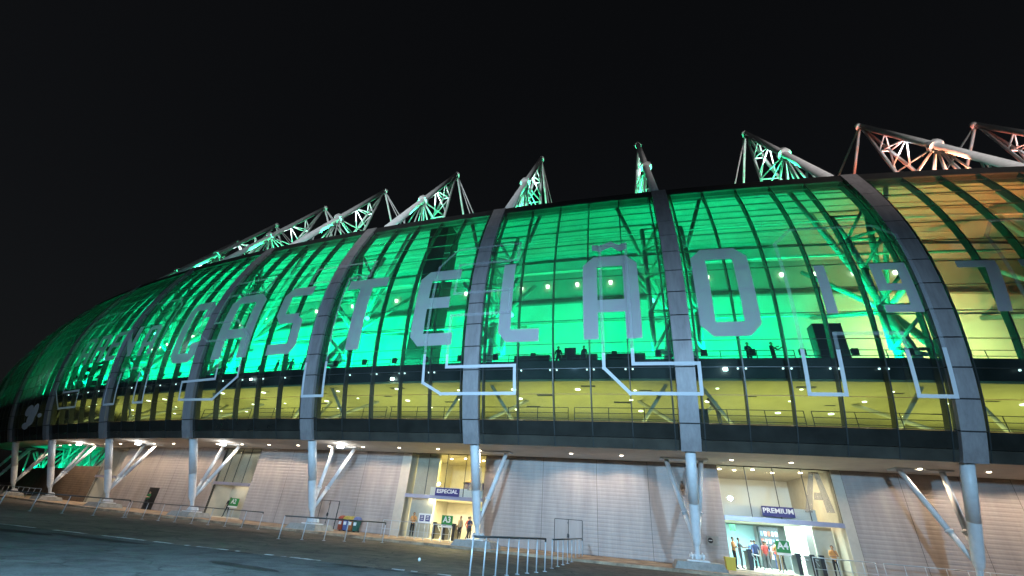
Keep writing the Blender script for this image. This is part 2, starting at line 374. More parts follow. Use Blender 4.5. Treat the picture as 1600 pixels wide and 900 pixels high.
def ring_strip(name, m, pts, i0=I0-1, i1=I1, step=.2, **kw):   # closed profile (o,z) swept along the facade
    secs = [[W(i, o, z) for o, z in pts] for i in np.arange(i0, i1+1e-6, step)]
    return part(name, MB().sweep(secs), m, **kw)
e12 = prof(KT+.02, -.35); e13 = prof(13, -.1); e13b = prof(13, .14); e12b = prof(KT+.02, .1)
ring_strip('gutter', 'gut', [e12, e12b, e13b, (e13b[0]-.9, e13b[1]+.25), (e13[0]-1.2, e13[1]-.1)], I0-.9)
# soffit, slabs, roof
ring_strip('soffit', 'soffit', [(prof(0, -.05)[0], SOF), (WALL-.1, SOF), (WALL-.1, SOF+.1), (prof(0, -.05)[0]+.05, SOF+.1)], i1=6.2)
ring_strip('soffit', 'soffit', [(prof(0, -.05)[0], SOF), (-.6, SOF), (-.6, SOF+.1), (prof(0, -.05)[0]+.05, SOF+.1)], i0=6.2)
ring_strip('soffit_lip', 'spanl', [prof(0.02, -.05), prof(.02, -.35), (prof(.02, -.35)[0], SOF+.12), (prof(.1, -.05)[0], SOF+.12)])
ring_strip('concourse_floor', 'floor', [(2.9, 7.0), (-9, 7.0), (-9, 7.24), (prof(.8, -.5)[0], 7.24)])
ring_strip('concourse_ceiling', 'ceil', [(prof(2.6, -.55)[0], 9.86), (-9, 9.86), (-9, 10.0), (prof(2.6, -.55)[0], 10.0)])
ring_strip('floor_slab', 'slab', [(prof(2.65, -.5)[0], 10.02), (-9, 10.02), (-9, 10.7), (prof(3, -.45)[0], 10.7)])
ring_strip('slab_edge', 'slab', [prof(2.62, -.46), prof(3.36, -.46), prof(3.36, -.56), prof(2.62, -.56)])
ring_strip('concourse_back_wall', 'ceil', [(-8, 7.24), (-8, 9.86), (-8.2, 9.86), (-8.2, 7.24)])
BW = -8.2
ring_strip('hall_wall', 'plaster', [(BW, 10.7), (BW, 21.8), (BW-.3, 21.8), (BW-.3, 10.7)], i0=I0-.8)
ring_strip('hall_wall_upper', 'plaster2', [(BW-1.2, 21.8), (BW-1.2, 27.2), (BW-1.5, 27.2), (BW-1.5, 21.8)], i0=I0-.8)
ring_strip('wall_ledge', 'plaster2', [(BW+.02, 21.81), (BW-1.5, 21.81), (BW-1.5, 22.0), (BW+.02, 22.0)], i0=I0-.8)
ring_strip('roof_beam', 'purlin', [(BW-.2, 26.2), (BW-.2, 27.3), (BW-1.0, 27.3), (BW-1.0, 26.2)], i0=I0-.8)
ring_strip('roof_deck', 'roof', [(1.3, 27.0), (-9.4, 27.9), (-40, 37.2), (-40, 37.6), (-9.4, 28.2), (1.0, 27.3)], i0=-2.6)
for b in range(I0, I1):
    for j, o in enumerate(np.arange(.6, -9, -.95)):
        z = 27.0+(1.3-o)*.084
        mb = MB()
        for q in range(5):
            a, c = b+q*.2, b+(q+1)*.2
            mb.hexa([W(a, o-.05, z-.12), W(c, o-.05, z-.12), W(c, o+.05, z-.12), W(a, o+.05, z-.12)], [W(a, o-.06, z-.02), W(c, o-.06, z-.02), W(c, o+.06, z-.02), W(a, o+.06, z-.02)])
        part('purlin', mb, 'purlin')
# lattice frames inside every rib
def lattice():
    mb = MB(); ks = np.arange(3.4, 12.9, 1.9); dpt = 2.1; sp = 1.5
    outer = [Vector((prof(k, -.45)[0], 0, prof(k, -.45)[1])) for k in ks]
    inn = [[Vector((prof(k, -dpt)[0], s*sp, prof(k, -dpt)[1])) for k in ks+.5] for s in (-1, 1)]
    mb.path(outer, .15)
    for s in (0, 1):
        mb.path(inn[s], .19)
        for a in range(len(ks)-1):
            mb.tube(outer[a], inn[s][a], .12, n=6); mb.tube(inn[s][a], outer[a+1], .12, n=6)
    for a in range(len(ks)): mb.tube(inn[0][a], inn[1][a], .11, n=6)
    return mb
lat_me = lattice().mesh('lattice_frame', 'inner', True)
tree = []
node = Vector((1.0, 0, 15.6))
for q, r in [((3.6, -.9, 10.75), .24), ((3.6, .9, 10.75), .24), ((.3, 0, 10.75), .24), ((2.9, -2.4, 18.6), .19), ((2.9, 2.4, 18.6), .19), ((-3.6, -2.0, 21.5), .19), ((-3.6, 2.0, 21.5), .19),
             ((-8.3, 0, 19.5), .2), ((.8, -3.6, 27.1), .17), ((.8, 3.6, 27.1), .17), ((-3.5, 0, 27.5), .2), ((2.8, 0, 22.5), .2)]:
    tree.append(MB().tube(node, q, r, r, 8).mesh('strut', 'inner', True))
for i in range(I0, I1+1):
    o = link('lattice_frame', lat_me, st, frame(i))
    for me in tree: link('strut', me, o)
for b in range(I0, I1):
    for k in (5.4, 8.6, 11.2):
        o, z = prof(k, -2.1)
        mb = MB(); mb.path([W(b+u, o, z) for u in (0, .25, .5, .75, 1)], .06 if k != 8.6 else .09)
        part('tie_tube', mb, 'inner')
cst = [MB().tube((2.6, s*.25, 7.24), (-1.2, s*2.6, 9.86), .13, n=8).mesh('concourse_strut', 'inner', True) for s in (-1, 1)]+[MB().tube((2.3, s*2.8, 7.24), (2.9, s*1.0, 9.86), .12, n=8).mesh('concourse_strut', 'inner', True) for s in (-1, 1)]
for i in range(I0, I1+1):
    for me in cst: link('concourse_strut', me, st, frame(i))
vent = MB().box(-.16, .16, -.5, .5, -.02, 0).mesh('ceiling_vent', 'slab')
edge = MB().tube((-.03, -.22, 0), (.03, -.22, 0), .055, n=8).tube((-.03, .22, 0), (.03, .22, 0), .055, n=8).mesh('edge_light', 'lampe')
for b in range(I0, 6):
    for u, o_ in ((.12, 1.6), (.3, -1.5), (.47, 2.6), (.7, .4), (.8, -3)):
        link('ceiling_vent', vent, st, frame(b+u+random.uniform(-.05, .05)) @ Matrix.Translation((o_, 0, 9.855)) @ Matrix.Scale(random.uniform(.5, 1.3), 4))
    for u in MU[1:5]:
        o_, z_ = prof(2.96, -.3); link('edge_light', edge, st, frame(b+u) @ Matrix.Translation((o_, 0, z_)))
# balcony railings behind the glass (both levels) with flood lamps on the upper one
for b in range(I0, I1):
    for kk, z0, m_ in ((3.2, 10.7, 'mull'), (1.2, 7.24, 'mull')):
        o = prof(kk, -.95)[0]; mb = MB()
        for h in (1.15, .8, .45):
            mb.path([W(b+u, o, z0+h) for u in (.03, .27, .5)], .022); mb.path([W(b+u, o, z0+h) for u in (.53, .75, .97)], .022)
        for u in (.03, .18, .34, .5, .53, .68, .83, .97): mb.tube(W(b+u, o, z0), W(b+u, o, z0+1.15), .025, n=6)
        part('balcony_railing', mb, m_)
    for u in (.1, .3, .5, .7, .9):
        f = frame(b+u); f = f @ Matrix.Translation((prof(3.2, -.85)[0], 0, 11.75))
        link('flood_lamp', None, st) if False else None
        mb = MB().box(-.12, .1, -.17, .17, -.13, .13, f).box(-.03, .03, -.2, .2, -.25, -.1, f)
        part('flood_lamp', mb, 'dark')

# ---- light of the halls
GREEN = (0, 1, .44); ORANGE = (1, .34, .08); LIME = (.62, .85, .2)
for b in range(I0, 7):
    cen = b+.5
    e = 6500 if b < 4 else 7200
    if b >= 0:
        lamp('AREA', W(cen, 2.6, 11.4), e, GREEN, W(cen, BW, 18.5), (10.5, .6))
        lamp('AREA', W(cen, 1.6, 11.2), e*.4, (0, 1, .3), W(cen, -1.5, 27.5), (9, .4))
    else:
        lamp('SPOT', W(-.62, 2.6, 11.4), 34000, (.95, .74, .24), W(-.62, BW, 15.5), .5, spot_size=R(85), spot_blend=1)
        lamp('SPOT', W(-.85, 1.6, 11.3), 36000, (1, .2, .045), W(-.85, -2.5, 27.5), .5, spot_size=R(80), spot_blend=1)
        lamp('SPOT', W(-.12, 1.6, 11.3), 5000, (.1, 1, .25), W(-.15, -2, 27), .5, spot_size=R(80), spot_blend=1)
    if b < 6:
        for o_ in (2.2, -.8, -4): lamp('AREA', W(b+.5, o_, 7.3), 330 if b < 4 else 240, (1, .79, .24), W(b+.5, o_-.1, 12), (12, 2))  # unseen uplights, added to brighten the concourse ceiling
for q in (7.5, 8.5): lamp('AREA', W(q, 2, 11.5), 4500, GREEN, W(q, BW, 18), (10, .5))
# white light washing the foot of the hall wall
for b, u in ((-1, .9), (2, .6), (1, .93)):
    lamp('SPOT', W(b+u, 1.5, 11.2), 350, (1, .97, .8), W(b+u, BW, 14), .2, spot_size=R(75), spot_blend=1)

# ---------------------------------------------------------------- lettering on the glass
def seg(pts, n=8):
    out = []
    for a, b in zip(pts, pts[1:]+pts[:1]):
        m_ = max(1, int(abs(a[1]-b[1])*3)); out += [(a[0]+(b[0]-a[0])*t/m_, a[1]+(b[1]-a[1])*t/m_) for t in range(m_)]
    return out
def film_quads(name, quads, m, off, label):
    mb = MB()
    for q in quads:     # quad of 4 (i,k) corners: bottom-left, bottom-right, top-right, top-left
        n = max(1, int(max(abs(q[0][1]-q[3][1]), abs(q[1][1]-q[2][1]))*3+.99)); nu = max(1, int(abs(q[0][0]-q[1][0])/.09+.99))
        for a in range(n):
            for c in range(nu):
                def pt(s, t):
                    x0, y0 = [q[0][e]+(q[1][e]-q[0][e])*s for e in (0, 1)]; x1, y1 = [q[3][e]+(q[2][e]-q[3][e])*s for e in (0, 1)]
                    return SP(x0+(x1-x0)*t, y0+(y1-y0)*t, off)
                mb.quad(pt(c/nu, a/n), pt((c+1)/nu, a/n), pt((c+1)/nu, (a+1)/n), pt(c/nu, (a+1)/n))
    me = mb.mesh(name, m); bm = bmesh.new(); bm.from_mesh(me); bmesh.ops.remove_doubles(bm, verts=bm.verts, dist=.003)
    r = bmesh.ops.extrude_face_region(bm, geom=bm.faces[:])
    bmesh.ops.translate(bm, verts=[v for v in r['geom'] if isinstance(v, bmesh.types.BMVert)], vec=(0, -.006, 0)); bm.to_mesh(me); bm.free()
    return link(name, me, st, label=label)
# glyphs in a unit box, x to the right, y up; lists of quads (bl, br, tr, tl)
def rc(x0, x1, y0, y1): return ((x0, y0), (x1, y0), (x1, y1), (x0, y1))
V, H = .3, .145
def glyph(ch, V=V, H=H):
    c, e = .2, .115; d = V
    BL = ((c, 0), (V, 0), (V, e), (0, e)); TL = ((0, 1-e), (V, 1-e), (V, 1), (c, 1))
    BRt = ((1-V, 0), (1-c, 0), (1, e), (1-V, e)); TR = ((1-V, 1-e), (1, 1-e), (1-c, 1), (1-V, 1))
    if ch in 'CE':
        q = [BL, TL, rc(0, V, e, 1-e), rc(d, 1, 0, H), rc(d, 1, 1-H, 1)]
        if ch == 'E': q.append(rc(V, .84, .46, .46+H))
        else: q = [BL, TL, rc(0, V, e, 1-e), rc(d, 1-d, 0, H), rc(d, 1-d, 1-H, 1), BRt, TR, rc(1-V, 1, e, .3), rc(1-V, 1, .7, 1-e)]
        return q
    if ch == 'A': return [TL, TR, rc(0, V, 0, 1-e), rc(1-V, 1, 0, 1-e), rc(d, 1-d, 1-H, 1), rc(V, 1-V, .29, .29+H)]
    if ch == 'O': return [BL, TL, TR, BRt, rc(0, V, e, 1-e), rc(1-V, 1, e, 1-e), rc(d, 1-d, 0, H), rc(d, 1-d, 1-H, 1)]
    if ch == 'S': return [TL, rc(0, V, .55, 1-e), ((0, .55), (.2, .43), (V, .57), (V, .57)), rc(d, 1, 1-H, 1), rc(.2, .8, .43, .43+H), BRt, rc(1-V, 1, e, .46), ((1-V, .43), (.8, .43), (1, .46), (1-V, .575)), rc(0, 1-V, 0, H)]
    if ch == 'T': return [rc(0, 1, 1-H, 1), rc(.5-V*.52, .5+V*.52, 0, 1-H)]
    if ch == 'L': return [BL, rc(0, V, e, 1), rc(d, 1, 0, H)]
    if ch == 'R': return [rc(0, V, 0, 1), rc(V, 1-d, 1-H, 1), TR, rc(1-V, 1, .55, 1-e), rc(V, 1, .42, .55), rc(1-V, 1, 0, .42)]
    if ch == 'N': return [rc(0, V*.85, 0, 1), rc(1-V*.85, 1, 0, 1), ((1-V*.85, .1), (1-V*.85, .42), (V*.85, .95), (V*.85, .62))]
    if ch == '1': return [rc(.3, .65, 0, 1)]
    if ch == '9': return [rc(0, V, .42, 1), rc(V, 1-V, 1-H, 1), rc(V, 1-V, .42, .42+H), rc(1-V, 1, 0, 1), rc(0, 1-V, 0, H)]
    if ch == '7': return [rc(0, 1, 1-H, 1), ((.45, 0), (.8, 0), (1, 1-H), (.68, 1-H))]
    if ch == '3': return [rc(1-V, 1, 0, 1), rc(0, 1-V, 0, H), rc(0, 1-V, 1-H, 1), rc(.2, 1-V, .43, .43+H)]
def put(ch, iL, iR, k0, k1, m, off, label, name='letter', **kw):
    qs = [tuple((iL+(iR-iL)*x, k0+(k1-k0)*y) for x, y in q) for q in glyph(ch, **kw)]
    return film_quads(name, qs, m, off, label)
for ch, a, b, t in [('C', 4.33, 4.06, 'large frosted letter C left of the letter A'), ('A', 3.885, 3.56, 'large frosted letter A, second of the long word'), ('S', 3.39, 3.16, 'large frosted letter S between A and T'),
                    ('T', 2.885, 2.6, 'large frosted letter T'), ('E', 2.372, 2.122, 'large frosted letter E left of the rib'), ('L', 1.868, 1.655, 'large frosted letter L right of the rib'),
                    ('A', 1.437, 1.167, 'large frosted letter A with a tilde above'), ('O', .915, .664, 'large frosted letter O, last of the long word')]:
    put(ch, a, b, 4.13, 8.05, 'film', .03, t, V=.265 if ch in 'AO' else .31)
film_quads('letter', [((1.39, 8.5), (1.35, 8.35), (1.35, 8.75), (1.39, 8.85)), ((1.35, 8.35), (1.29, 8.6), (1.29, 8.98), (1.35, 8.75)), ((1.29, 8.6), (1.25, 8.3), (1.25, 8.7), (1.29, 8.98)), ((1.25, 8.3), (1.21, 8.45), (1.21, 8.85), (1.25, 8.7))], 'film', .03, 'frosted tilde above the large letter A')
for ch, a, b, t in [('A', 5.75, 5.56, 'small frosted letter A starting the short word'), ('R', 5.5, 5.32, 'small frosted letter R'), ('E', 5.26, 5.09, 'small frosted letter E'), ('N', 5.04, 4.83, 'small frosted letter N crossing the rib'), ('A', 4.77, 4.6, 'small frosted letter A ending the short word'),
                    ('1', .44, .32, 'small frosted digit 1'), ('9', .187, .05, 'small frosted digit 9'), ('7', -.135, -.28, 'small frosted digit 7'), ('3', -.36, -.5, 'small frosted digit 3')]:
    put(ch, a, b, 4.93, 6.95, 'film', .03 if ch != 'N' else .24, t)
# outlined overlay letters: polylines in (i, k)
def outline(pts, label, wk=.125, closed=True):
    wi = wk*1.628/BAY; qs = []; P = pts+[pts[0]] if closed else pts
    for a, b in zip(P, P[1:]):
        dx, dy = (b[0]-a[0])*BAY, (b[1]-a[1])*1.628; L = math.hypot(dx, dy)
        if L < 1e-6: continue
        nx, ny = -dy/L*wk*.814/BAY, dx/L*wk*.5; ex, ey = dx/L*wk*.814/BAY, dy/L*wk*.5
        qs.append(((a[0]-nx-ex, a[1]-ny-ey), (a[0]+nx-ex, a[1]+ny-ey), (b[0]+nx+ex, b[1]+ny+ey), (b[0]-nx+ex, b[1]-ny+ey)))
    mb = MB()
    for q in qs:
        n = max(1, int(abs(q[0][1]-q[3][1])*3+abs(q[0][0]-q[3][0])/.08+.99))
        for a in range(n):
            t0, t1 = a/n, (a+1)/n
            f = lambda u, v, t: SP(q[u][0]+(q[v][0]-q[u][0])*t, q[u][1]+(q[v][1]-q[u][1])*t, .235)
            mb.quad(f(0, 3, t0), f(1, 2, t0), f(1, 2, t1), f(0, 3, t1))
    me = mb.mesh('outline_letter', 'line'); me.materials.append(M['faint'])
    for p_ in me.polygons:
        if p_.center.z > 11.6: p_.material_index = 1  # upper strokes get the faded film, imitating green glow behind them
    bm = bmesh.new(); bm.from_mesh(me)
    r = bmesh.ops.extrude_face_region(bm, geom=bm.faces[:])
    bmesh.ops.translate(bm, verts=[v for v in r['geom'] if isinstance(v, bmesh.types.BMVert)], vec=(0, -.008, 0)); bm.to_mesh(me); bm.free()
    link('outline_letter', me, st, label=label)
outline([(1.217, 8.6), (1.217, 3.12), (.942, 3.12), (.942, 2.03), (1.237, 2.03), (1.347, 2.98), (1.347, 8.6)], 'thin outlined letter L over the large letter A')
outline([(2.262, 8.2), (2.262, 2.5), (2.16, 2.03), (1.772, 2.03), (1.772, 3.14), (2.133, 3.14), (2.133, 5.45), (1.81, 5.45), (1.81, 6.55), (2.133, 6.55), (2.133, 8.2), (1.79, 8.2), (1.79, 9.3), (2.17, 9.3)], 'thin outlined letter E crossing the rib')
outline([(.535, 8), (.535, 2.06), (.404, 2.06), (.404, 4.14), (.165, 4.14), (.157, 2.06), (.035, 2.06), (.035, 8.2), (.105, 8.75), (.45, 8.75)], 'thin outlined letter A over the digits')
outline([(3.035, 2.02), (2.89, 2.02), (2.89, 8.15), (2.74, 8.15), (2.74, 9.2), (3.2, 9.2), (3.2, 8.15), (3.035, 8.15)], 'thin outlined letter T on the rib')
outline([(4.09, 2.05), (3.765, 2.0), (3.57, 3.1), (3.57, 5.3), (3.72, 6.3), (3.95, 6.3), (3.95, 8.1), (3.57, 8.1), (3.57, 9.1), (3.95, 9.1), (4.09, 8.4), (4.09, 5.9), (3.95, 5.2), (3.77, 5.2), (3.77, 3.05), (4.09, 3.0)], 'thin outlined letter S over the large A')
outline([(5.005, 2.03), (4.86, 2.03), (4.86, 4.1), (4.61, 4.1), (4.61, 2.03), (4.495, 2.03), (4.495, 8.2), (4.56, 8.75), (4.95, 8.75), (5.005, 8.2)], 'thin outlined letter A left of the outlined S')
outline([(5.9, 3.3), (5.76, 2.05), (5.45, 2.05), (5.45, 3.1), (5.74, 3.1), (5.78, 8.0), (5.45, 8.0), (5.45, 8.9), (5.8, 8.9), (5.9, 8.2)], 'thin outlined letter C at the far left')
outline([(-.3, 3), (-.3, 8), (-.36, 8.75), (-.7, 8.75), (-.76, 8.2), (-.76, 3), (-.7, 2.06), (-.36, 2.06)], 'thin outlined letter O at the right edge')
# pale emblem on the dark glass at the far left
def blob(ci, ck, ri, rk, tilt=0):
    q = []
    for a in range(8):
        y0, y1 = -1+a/4, -1+(a+1)/4; x0, x1 = math.sqrt(max(0, 1-y0*y0)), math.sqrt(max(0, 1-y1*y1))
        q.append(((ci+ri*x0-tilt*y0, ck+rk*y0), (ci-ri*x0-tilt*y0, ck+rk*y0), (ci-ri*x1-tilt*y1, ck+rk*y1), (ci+ri*x1-tilt*y1, ck+rk*y1)))
    return q
film_quads('emblem', blob(6.5, 2.2, .1, .42, .03)+blob(6.34, 2.1, .075, .55, .03)+blob(6.42, 1.55, .1, .5, .03)+blob(6.55, 1.1, .09, .26)+blob(6.2, 1.75, .05, .16), 'line', .03, 'pale emblem on dark glass at the far left')

# ---------------------------------------------------------------- rooftop masts
ROOT, TIP = Vector((.5, 0, 27.9)), Vector((-10.9, 0, 46.4))
N1 = ROOT.lerp(TIP, .43)
mm = MB().tube(ROOT, TIP, .36, .3, 12); mm.tube(TIP-Vector((0, .0, .25)), TIP+(TIP-ROOT).normalized()*.5, .42, .3, 10)
mast_me = mm.mesh('roof_mast', 'white', True)
ring_me = MB().tube(ROOT.lerp(TIP, .425), ROOT.lerp(TIP, .445), .62, .62, 12).mesh('mast_collar', 'white')
LB = [Vector((-6.2, s*1.7, 28.0)) for s in (-1, 1)]
lower_me = [MB().tube(b, TIP+Vector((.15, 0, -.4)), .18, .15, 8).mesh('lower_chord', 'white', True) for b in LB]
webs = []
lc = lambda s, t: LB[s].lerp(TIP, t)
for s in (0, 1):
    for a, b in [(N1, lc(s, .45)), (N1, lc(s, .3)), (N1, lc(s, .08)), (N1, Vector((-4.3, (s*2-1)*1.2, 28))), (N1, Vector((-2.2, (s*2-1)*.8, 28))), (ROOT.lerp(TIP, .62), lc(s, .5)), (ROOT.lerp(TIP, .62), lc(s, .68)), (ROOT.lerp(TIP, .78), lc(s, .68)), (ROOT.lerp(TIP, .2), Vector((-1.6, (s*2-1)*.7, 28)))]:
        webs.append(MB().tube(a, b, .085, .085, 6).mesh('web_member', 'white', True))
for a, b in [(lc(0, .45), lc(1, .45)), (lc(0, .2), lc(1, .45)), (lc(0, .2), lc(1, .2)), (lc(0, .68), lc(1, .68)), (lc(0, .45), lc(1, .68))]: webs.append(MB().tube(a, b, .08, .08, 6).mesh('web_member', 'white', True))
cabs = [MB().tube(TIP, q, r, r, 6).mesh('stay_cable', 'white', True) for q, r in (((-22, 0, 32.4), .16), ((-33, -.5, 36.0), .08), ((-37, .5, 37.2), .08))]
for i in range(-2, 9):
    f = frame(i); m_ = link('roof_mast', mast_me, st, f)
    for me in [ring_me]+lower_me+webs+cabs: link(me.name.split('.')[0], me, m_)
    g = i >= 0
    c1 = GREEN if g else ORANGE
    lamp('SPOT', f @ Vector((-3.5, 0, 28.9)), (8000 if g else 12000), (.05, 1, .42) if g else (1, .3, .16), f @ Vector((-6.0, 0, 40)), .25, spot_size=R(75), spot_blend=.4)
    lamp('SPOT', f @ Vector((-14.5, 0, 30.5)), (10000 if g else 12000), (.05, 1, .42) if g else (1, .22, .14), f @ Vector((-10.8, 0, 46)), .25, spot_size=R(60), spot_blend=.4)
    lamp('SPOT', f @ Vector((-6.0, 0, 36.5)), 2200, (.85, .95, 1), f @ Vector((-10.6, 0, 46.2)), .2, spot_size=R(55), spot_blend=.5)
    if i < 7:
        for q in ((-1.0, .55, 28.3), (-5.2, .3, 28.6)):
            mb = MB().box(-.18, .18, -.25, .25, -.15, .15, Matrix.Translation(q)); link('mast_flood', mb.mesh('mast_flood', 'lampg'), m_)

# ---------------------------------------------------------------- ground floor walls
def corr_panel(i0, i1, z0, z1, name='wall_panel', m='wall', o=WALL, pitch=.25, parent=st):
    g = .012/BAY; a, b = (i0+g, i1-g) if i0 < i1 else (i1+g, i0-g)
    zs = []; z = z0
    while z < z1-.02:
        e = min(z+pitch, z1); zs += [(z+.012, .0), (z+.07, .011), (e-.07, .011), (e-.012, .0)]; z = e
    mb = MB(); n = max(1, round((b-a)/.3)); 
    for q in range(n):
        u, v = a+(b-a)*q/n, a+(b-a)*(q+1)/n
        for (za, oa), (zb, ob) in zip(zs, zs[1:]): mb.quad(W(u, o+oa, za), W(v, o+oa, za), W(v, o+ob, zb), W(u, o+ob, zb))
    return part(name, mb, m, parent)
def backing(i0, i1, z0, z1, o=WALL, m='wallb', name='wall_backing', t=.25):
    n = max(1, round(abs(i1-i0)/.25)); mb = MB()
    secs = [[W(i0+(i1-i0)*q/n, o-.03, z0), W(i0+(i1-i0)*q/n, o-.03, z1), W(i0+(i1-i0)*q/n, o-t, z1), W(i0+(i1-i0)*q/n, o-t, z0)] for q in range(n+1)]
    return part(name, mb.sweep(secs), m)
DOORS = [(1.52, 1.667, 1.95), (3.06, 3.2, 1.98)]
for a, b, seams in [(-1.2, .255, [-.95, -.68, -.45, -.24, .01]), (.82, 2.09, [1.17, 1.44, 1.74]), (2.655, 3.885, [2.93, 3.25, 3.56]), (4.27, 5.67, [4.55, 4.8, 5.08, 5.35])]:
    backing(a, b, PLAT-.1, SOF+.02)
    e = [a]+seams+[b]
    for u, v in zip(e, e[1:]): corr_panel(u, v, PLAT, SOF)
for u, v in zip([6.06, 6.3, 6.55], [6.3, 6.55, 6.8]): corr_panel(u, v, PLAT, 3.9, m='brownwall')
backing(6.06, 6.8, PLAT-.1, 3.9, m='brownwall'); backing(6.8, 9, PLAT-.1, 3.6, m='brownwall', name='low_wall')
# steel doors set into the wall
for a, b, h in DOORS:
    d_ = None
    for u, v in ((a, (a+b)/2-.002), ((a+b)/2+.002, b)):
        mb = MB().hexa([W(u, WALL+.035, PLAT), W(v, WALL+.035, PLAT), W(v, WALL+.035, h), W(u, WALL+.035, h)], [W(u, WALL+.05, PLAT), W(v, WALL+.05, PLAT), W(v, WALL+.05, h), W(u, WALL+.05, h)])
        d_ = part('door', mb, 'wall')
        part('handle', MB().box(.0, .06, -.02, .02, .85, 1.05, frame((a+b)/2+(.004 if u == a else -.004)) @ Matrix.Translation((WALL+.05, 0, 0))), 'dark', d_)
        for z in (.3, 1.0, 1.7): part('hinge', MB().box(0, .035, -.02, .02, z, z+.12, frame(u if u != a else a) @ Matrix.Translation((WALL+.045, 0, 0))), 'dark', d_)
    fr = MB()
    for u in (a, b, (a+b)/2): fr.box(.0, .053, -.022, .022, PLAT, h, frame(u) @ Matrix.Translation((WALL, 0, 0)))
    fr.hexa([W(a, WALL, h-.0), W(b, WALL, h-.0), W(b, WALL, h+.04), W(a, WALL, h+.04)], [W(a, WALL+.055, h), W(b, WALL+.055, h), W(b, WALL+.055, h+.04), W(a, WALL+.055, h+.04)])
    part('door_frame', fr, 'core')
od_ = MB().hexa([W(4.9, WALL+.03, PLAT), W(5.04, WALL+.03, PLAT), W(5.04, WALL+.03, 2), W(4.9, WALL+.03, 2)], [W(4.9, WALL+.04, PLAT), W(5.04, WALL+.04, PLAT), W(5.04, WALL+.04, 2), W(4.9, WALL+.04, 2)])
part('open_doorway', od_, 'dark')  # black panel, the darkness inside the opening put into its colour

# ---- entrances
def wallbox(name, m, i0, i1, o0, o1, z0, z1, parent=st, **kw):
    n = max(1, round(abs(i1-i0)/.3)); mb = MB()
    secs = [[W(i0+(i1-i0)*q/n, o0, z0), W(i0+(i1-i0)*q/n, o1, z0), W(i0+(i1-i0)*q/n, o1, z1), W(i0+(i1-i0)*q/n, o0, z1)] for q in range(n+1)]
    return part(name, mb.sweep(secs), m, parent, **kw)
def entrance(iL, iR, light, up, deep=-11.5, ceil_m='beige', glass=True, back='plaster', lower=None):
    wallbox('entrance_side_wall', 'beige', iL, iL+.012, WALL-.02, deep, PLAT, SOF)
    wallbox('entrance_side_wall', 'beige', iR-.012, iR, WALL-.02, deep, PLAT, SOF)
    wallbox('entrance_back_wall', back, iL, iR, deep-.2, deep, PLAT, SOF)
    wallbox('entrance_ceiling', ceil_m, iL, iR, WALL-.05, deep, SOF+.0, SOF+.1)
    if lower: wallbox('wall_screen', lower, iL-.01, iL-.27, deep+.02, deep+.25, PLAT, 2.7)
    wallbox('entrance_floor', 'cream', iL, iR, WALL+.3, deep, PLAT, PLAT+.02)
    wallbox('mezzanine', ceil_m, iL-.002, iR+.002, WALL-2.6, deep+.01, 2.75, 3.05)
    wallbox('canopy_bar', 'purple', iL, iR, WALL-.12, WALL+.14, 2.68, 2.94)
    if glass:
        n = 4
        for q in range(n):
            a, b = iL+(iR-iL)*q/n, iL+(iR-iL)*(q+1)/n; e = -.002 if b < a else .002
            wallbox('entrance_pane', 'clear', a+e, b-e, WALL-.03, WALL-.005, 2.95, SOF-.04)
            part('pane_joint', MB().box(WALL-.06, WALL, -.02, .02, 2.95, SOF-.04, frame(b)), 'mull')
    wallbox('head_rail', 'mull', iL, iR, WALL-.06, WALL+.02, SOF-.06, SOF-.002)
    c = (iL+iR)/2
    if light: lamp('AREA', W(c, -6.5, 2.7), light[0], light[1], W(c, -6.5, 0), (4.5, 4))
    if up: lamp('AREA', W(c, -6.5, 6.0), up[0], up[1], W(c, -7, 3), (5, 4))
entrance(.82, .30, (1500, (.6, .97, 1)), (900, (1, .86, .62)), lower='cyan')
wallbox('entrance_jamb', 'cream', .30, .257, WALL-.5, WALL+.06, PLAT, SOF)
wallbox('fascia_board', 'plaster', .81, .40, WALL-.35, WALL-.28, 2.96, 3.62)
wallbox('inner_partition', 'cream', .43, .40, -5.2, -9, PLAT, 2.7)
wallbox('inner_partition', 'beige', .40, .313, -5.0, -5.3, PLAT, 2.7)
entrance(2.592, 2.09, (1300, (1, .93, .55)), (1900, (1, .82, .25)), back='cream')
wallbox('entrance_jamb', 'cream', 2.655, 2.592, WALL-.5, WALL+.06, PLAT, SOF)
wallbox('inner_partition', 'beige', 2.58, 2.425, -4.3, -4.6, PLAT, SOF-.02)
wallbox('fascia_board', 'plaster', 2.44, 2.1, WALL-.35, WALL-.28, 2.96, 3.55)
entrance(4.27, 3.885, (110, (1, .92, .75)), (60, (1, .92, .75)), deep=-5.6, back='beige')
entrance(6.06, 5.67, (80, (1, .9, .7)), (10, (1, .9, .7)), deep=-5.0, back='cream', glass=False)
# shop shelves behind the right entrance
sh = wallbox('shop_shelf', 'shopdark', .56, .46, -9.3, -9.8, PLAT, 2.6)
for k in range(4):
    for j in range(5):
        i_ = .555-.019*j; wallbox('shelf_goods', ['signwhite', 'bin_red', 'plaster2', 'signwhite', 'bin_blue'][(k*3+j) % 5], i_, i_-.012, -9.25, -9.3, .5+.5*k, .8+.5*k, sh)
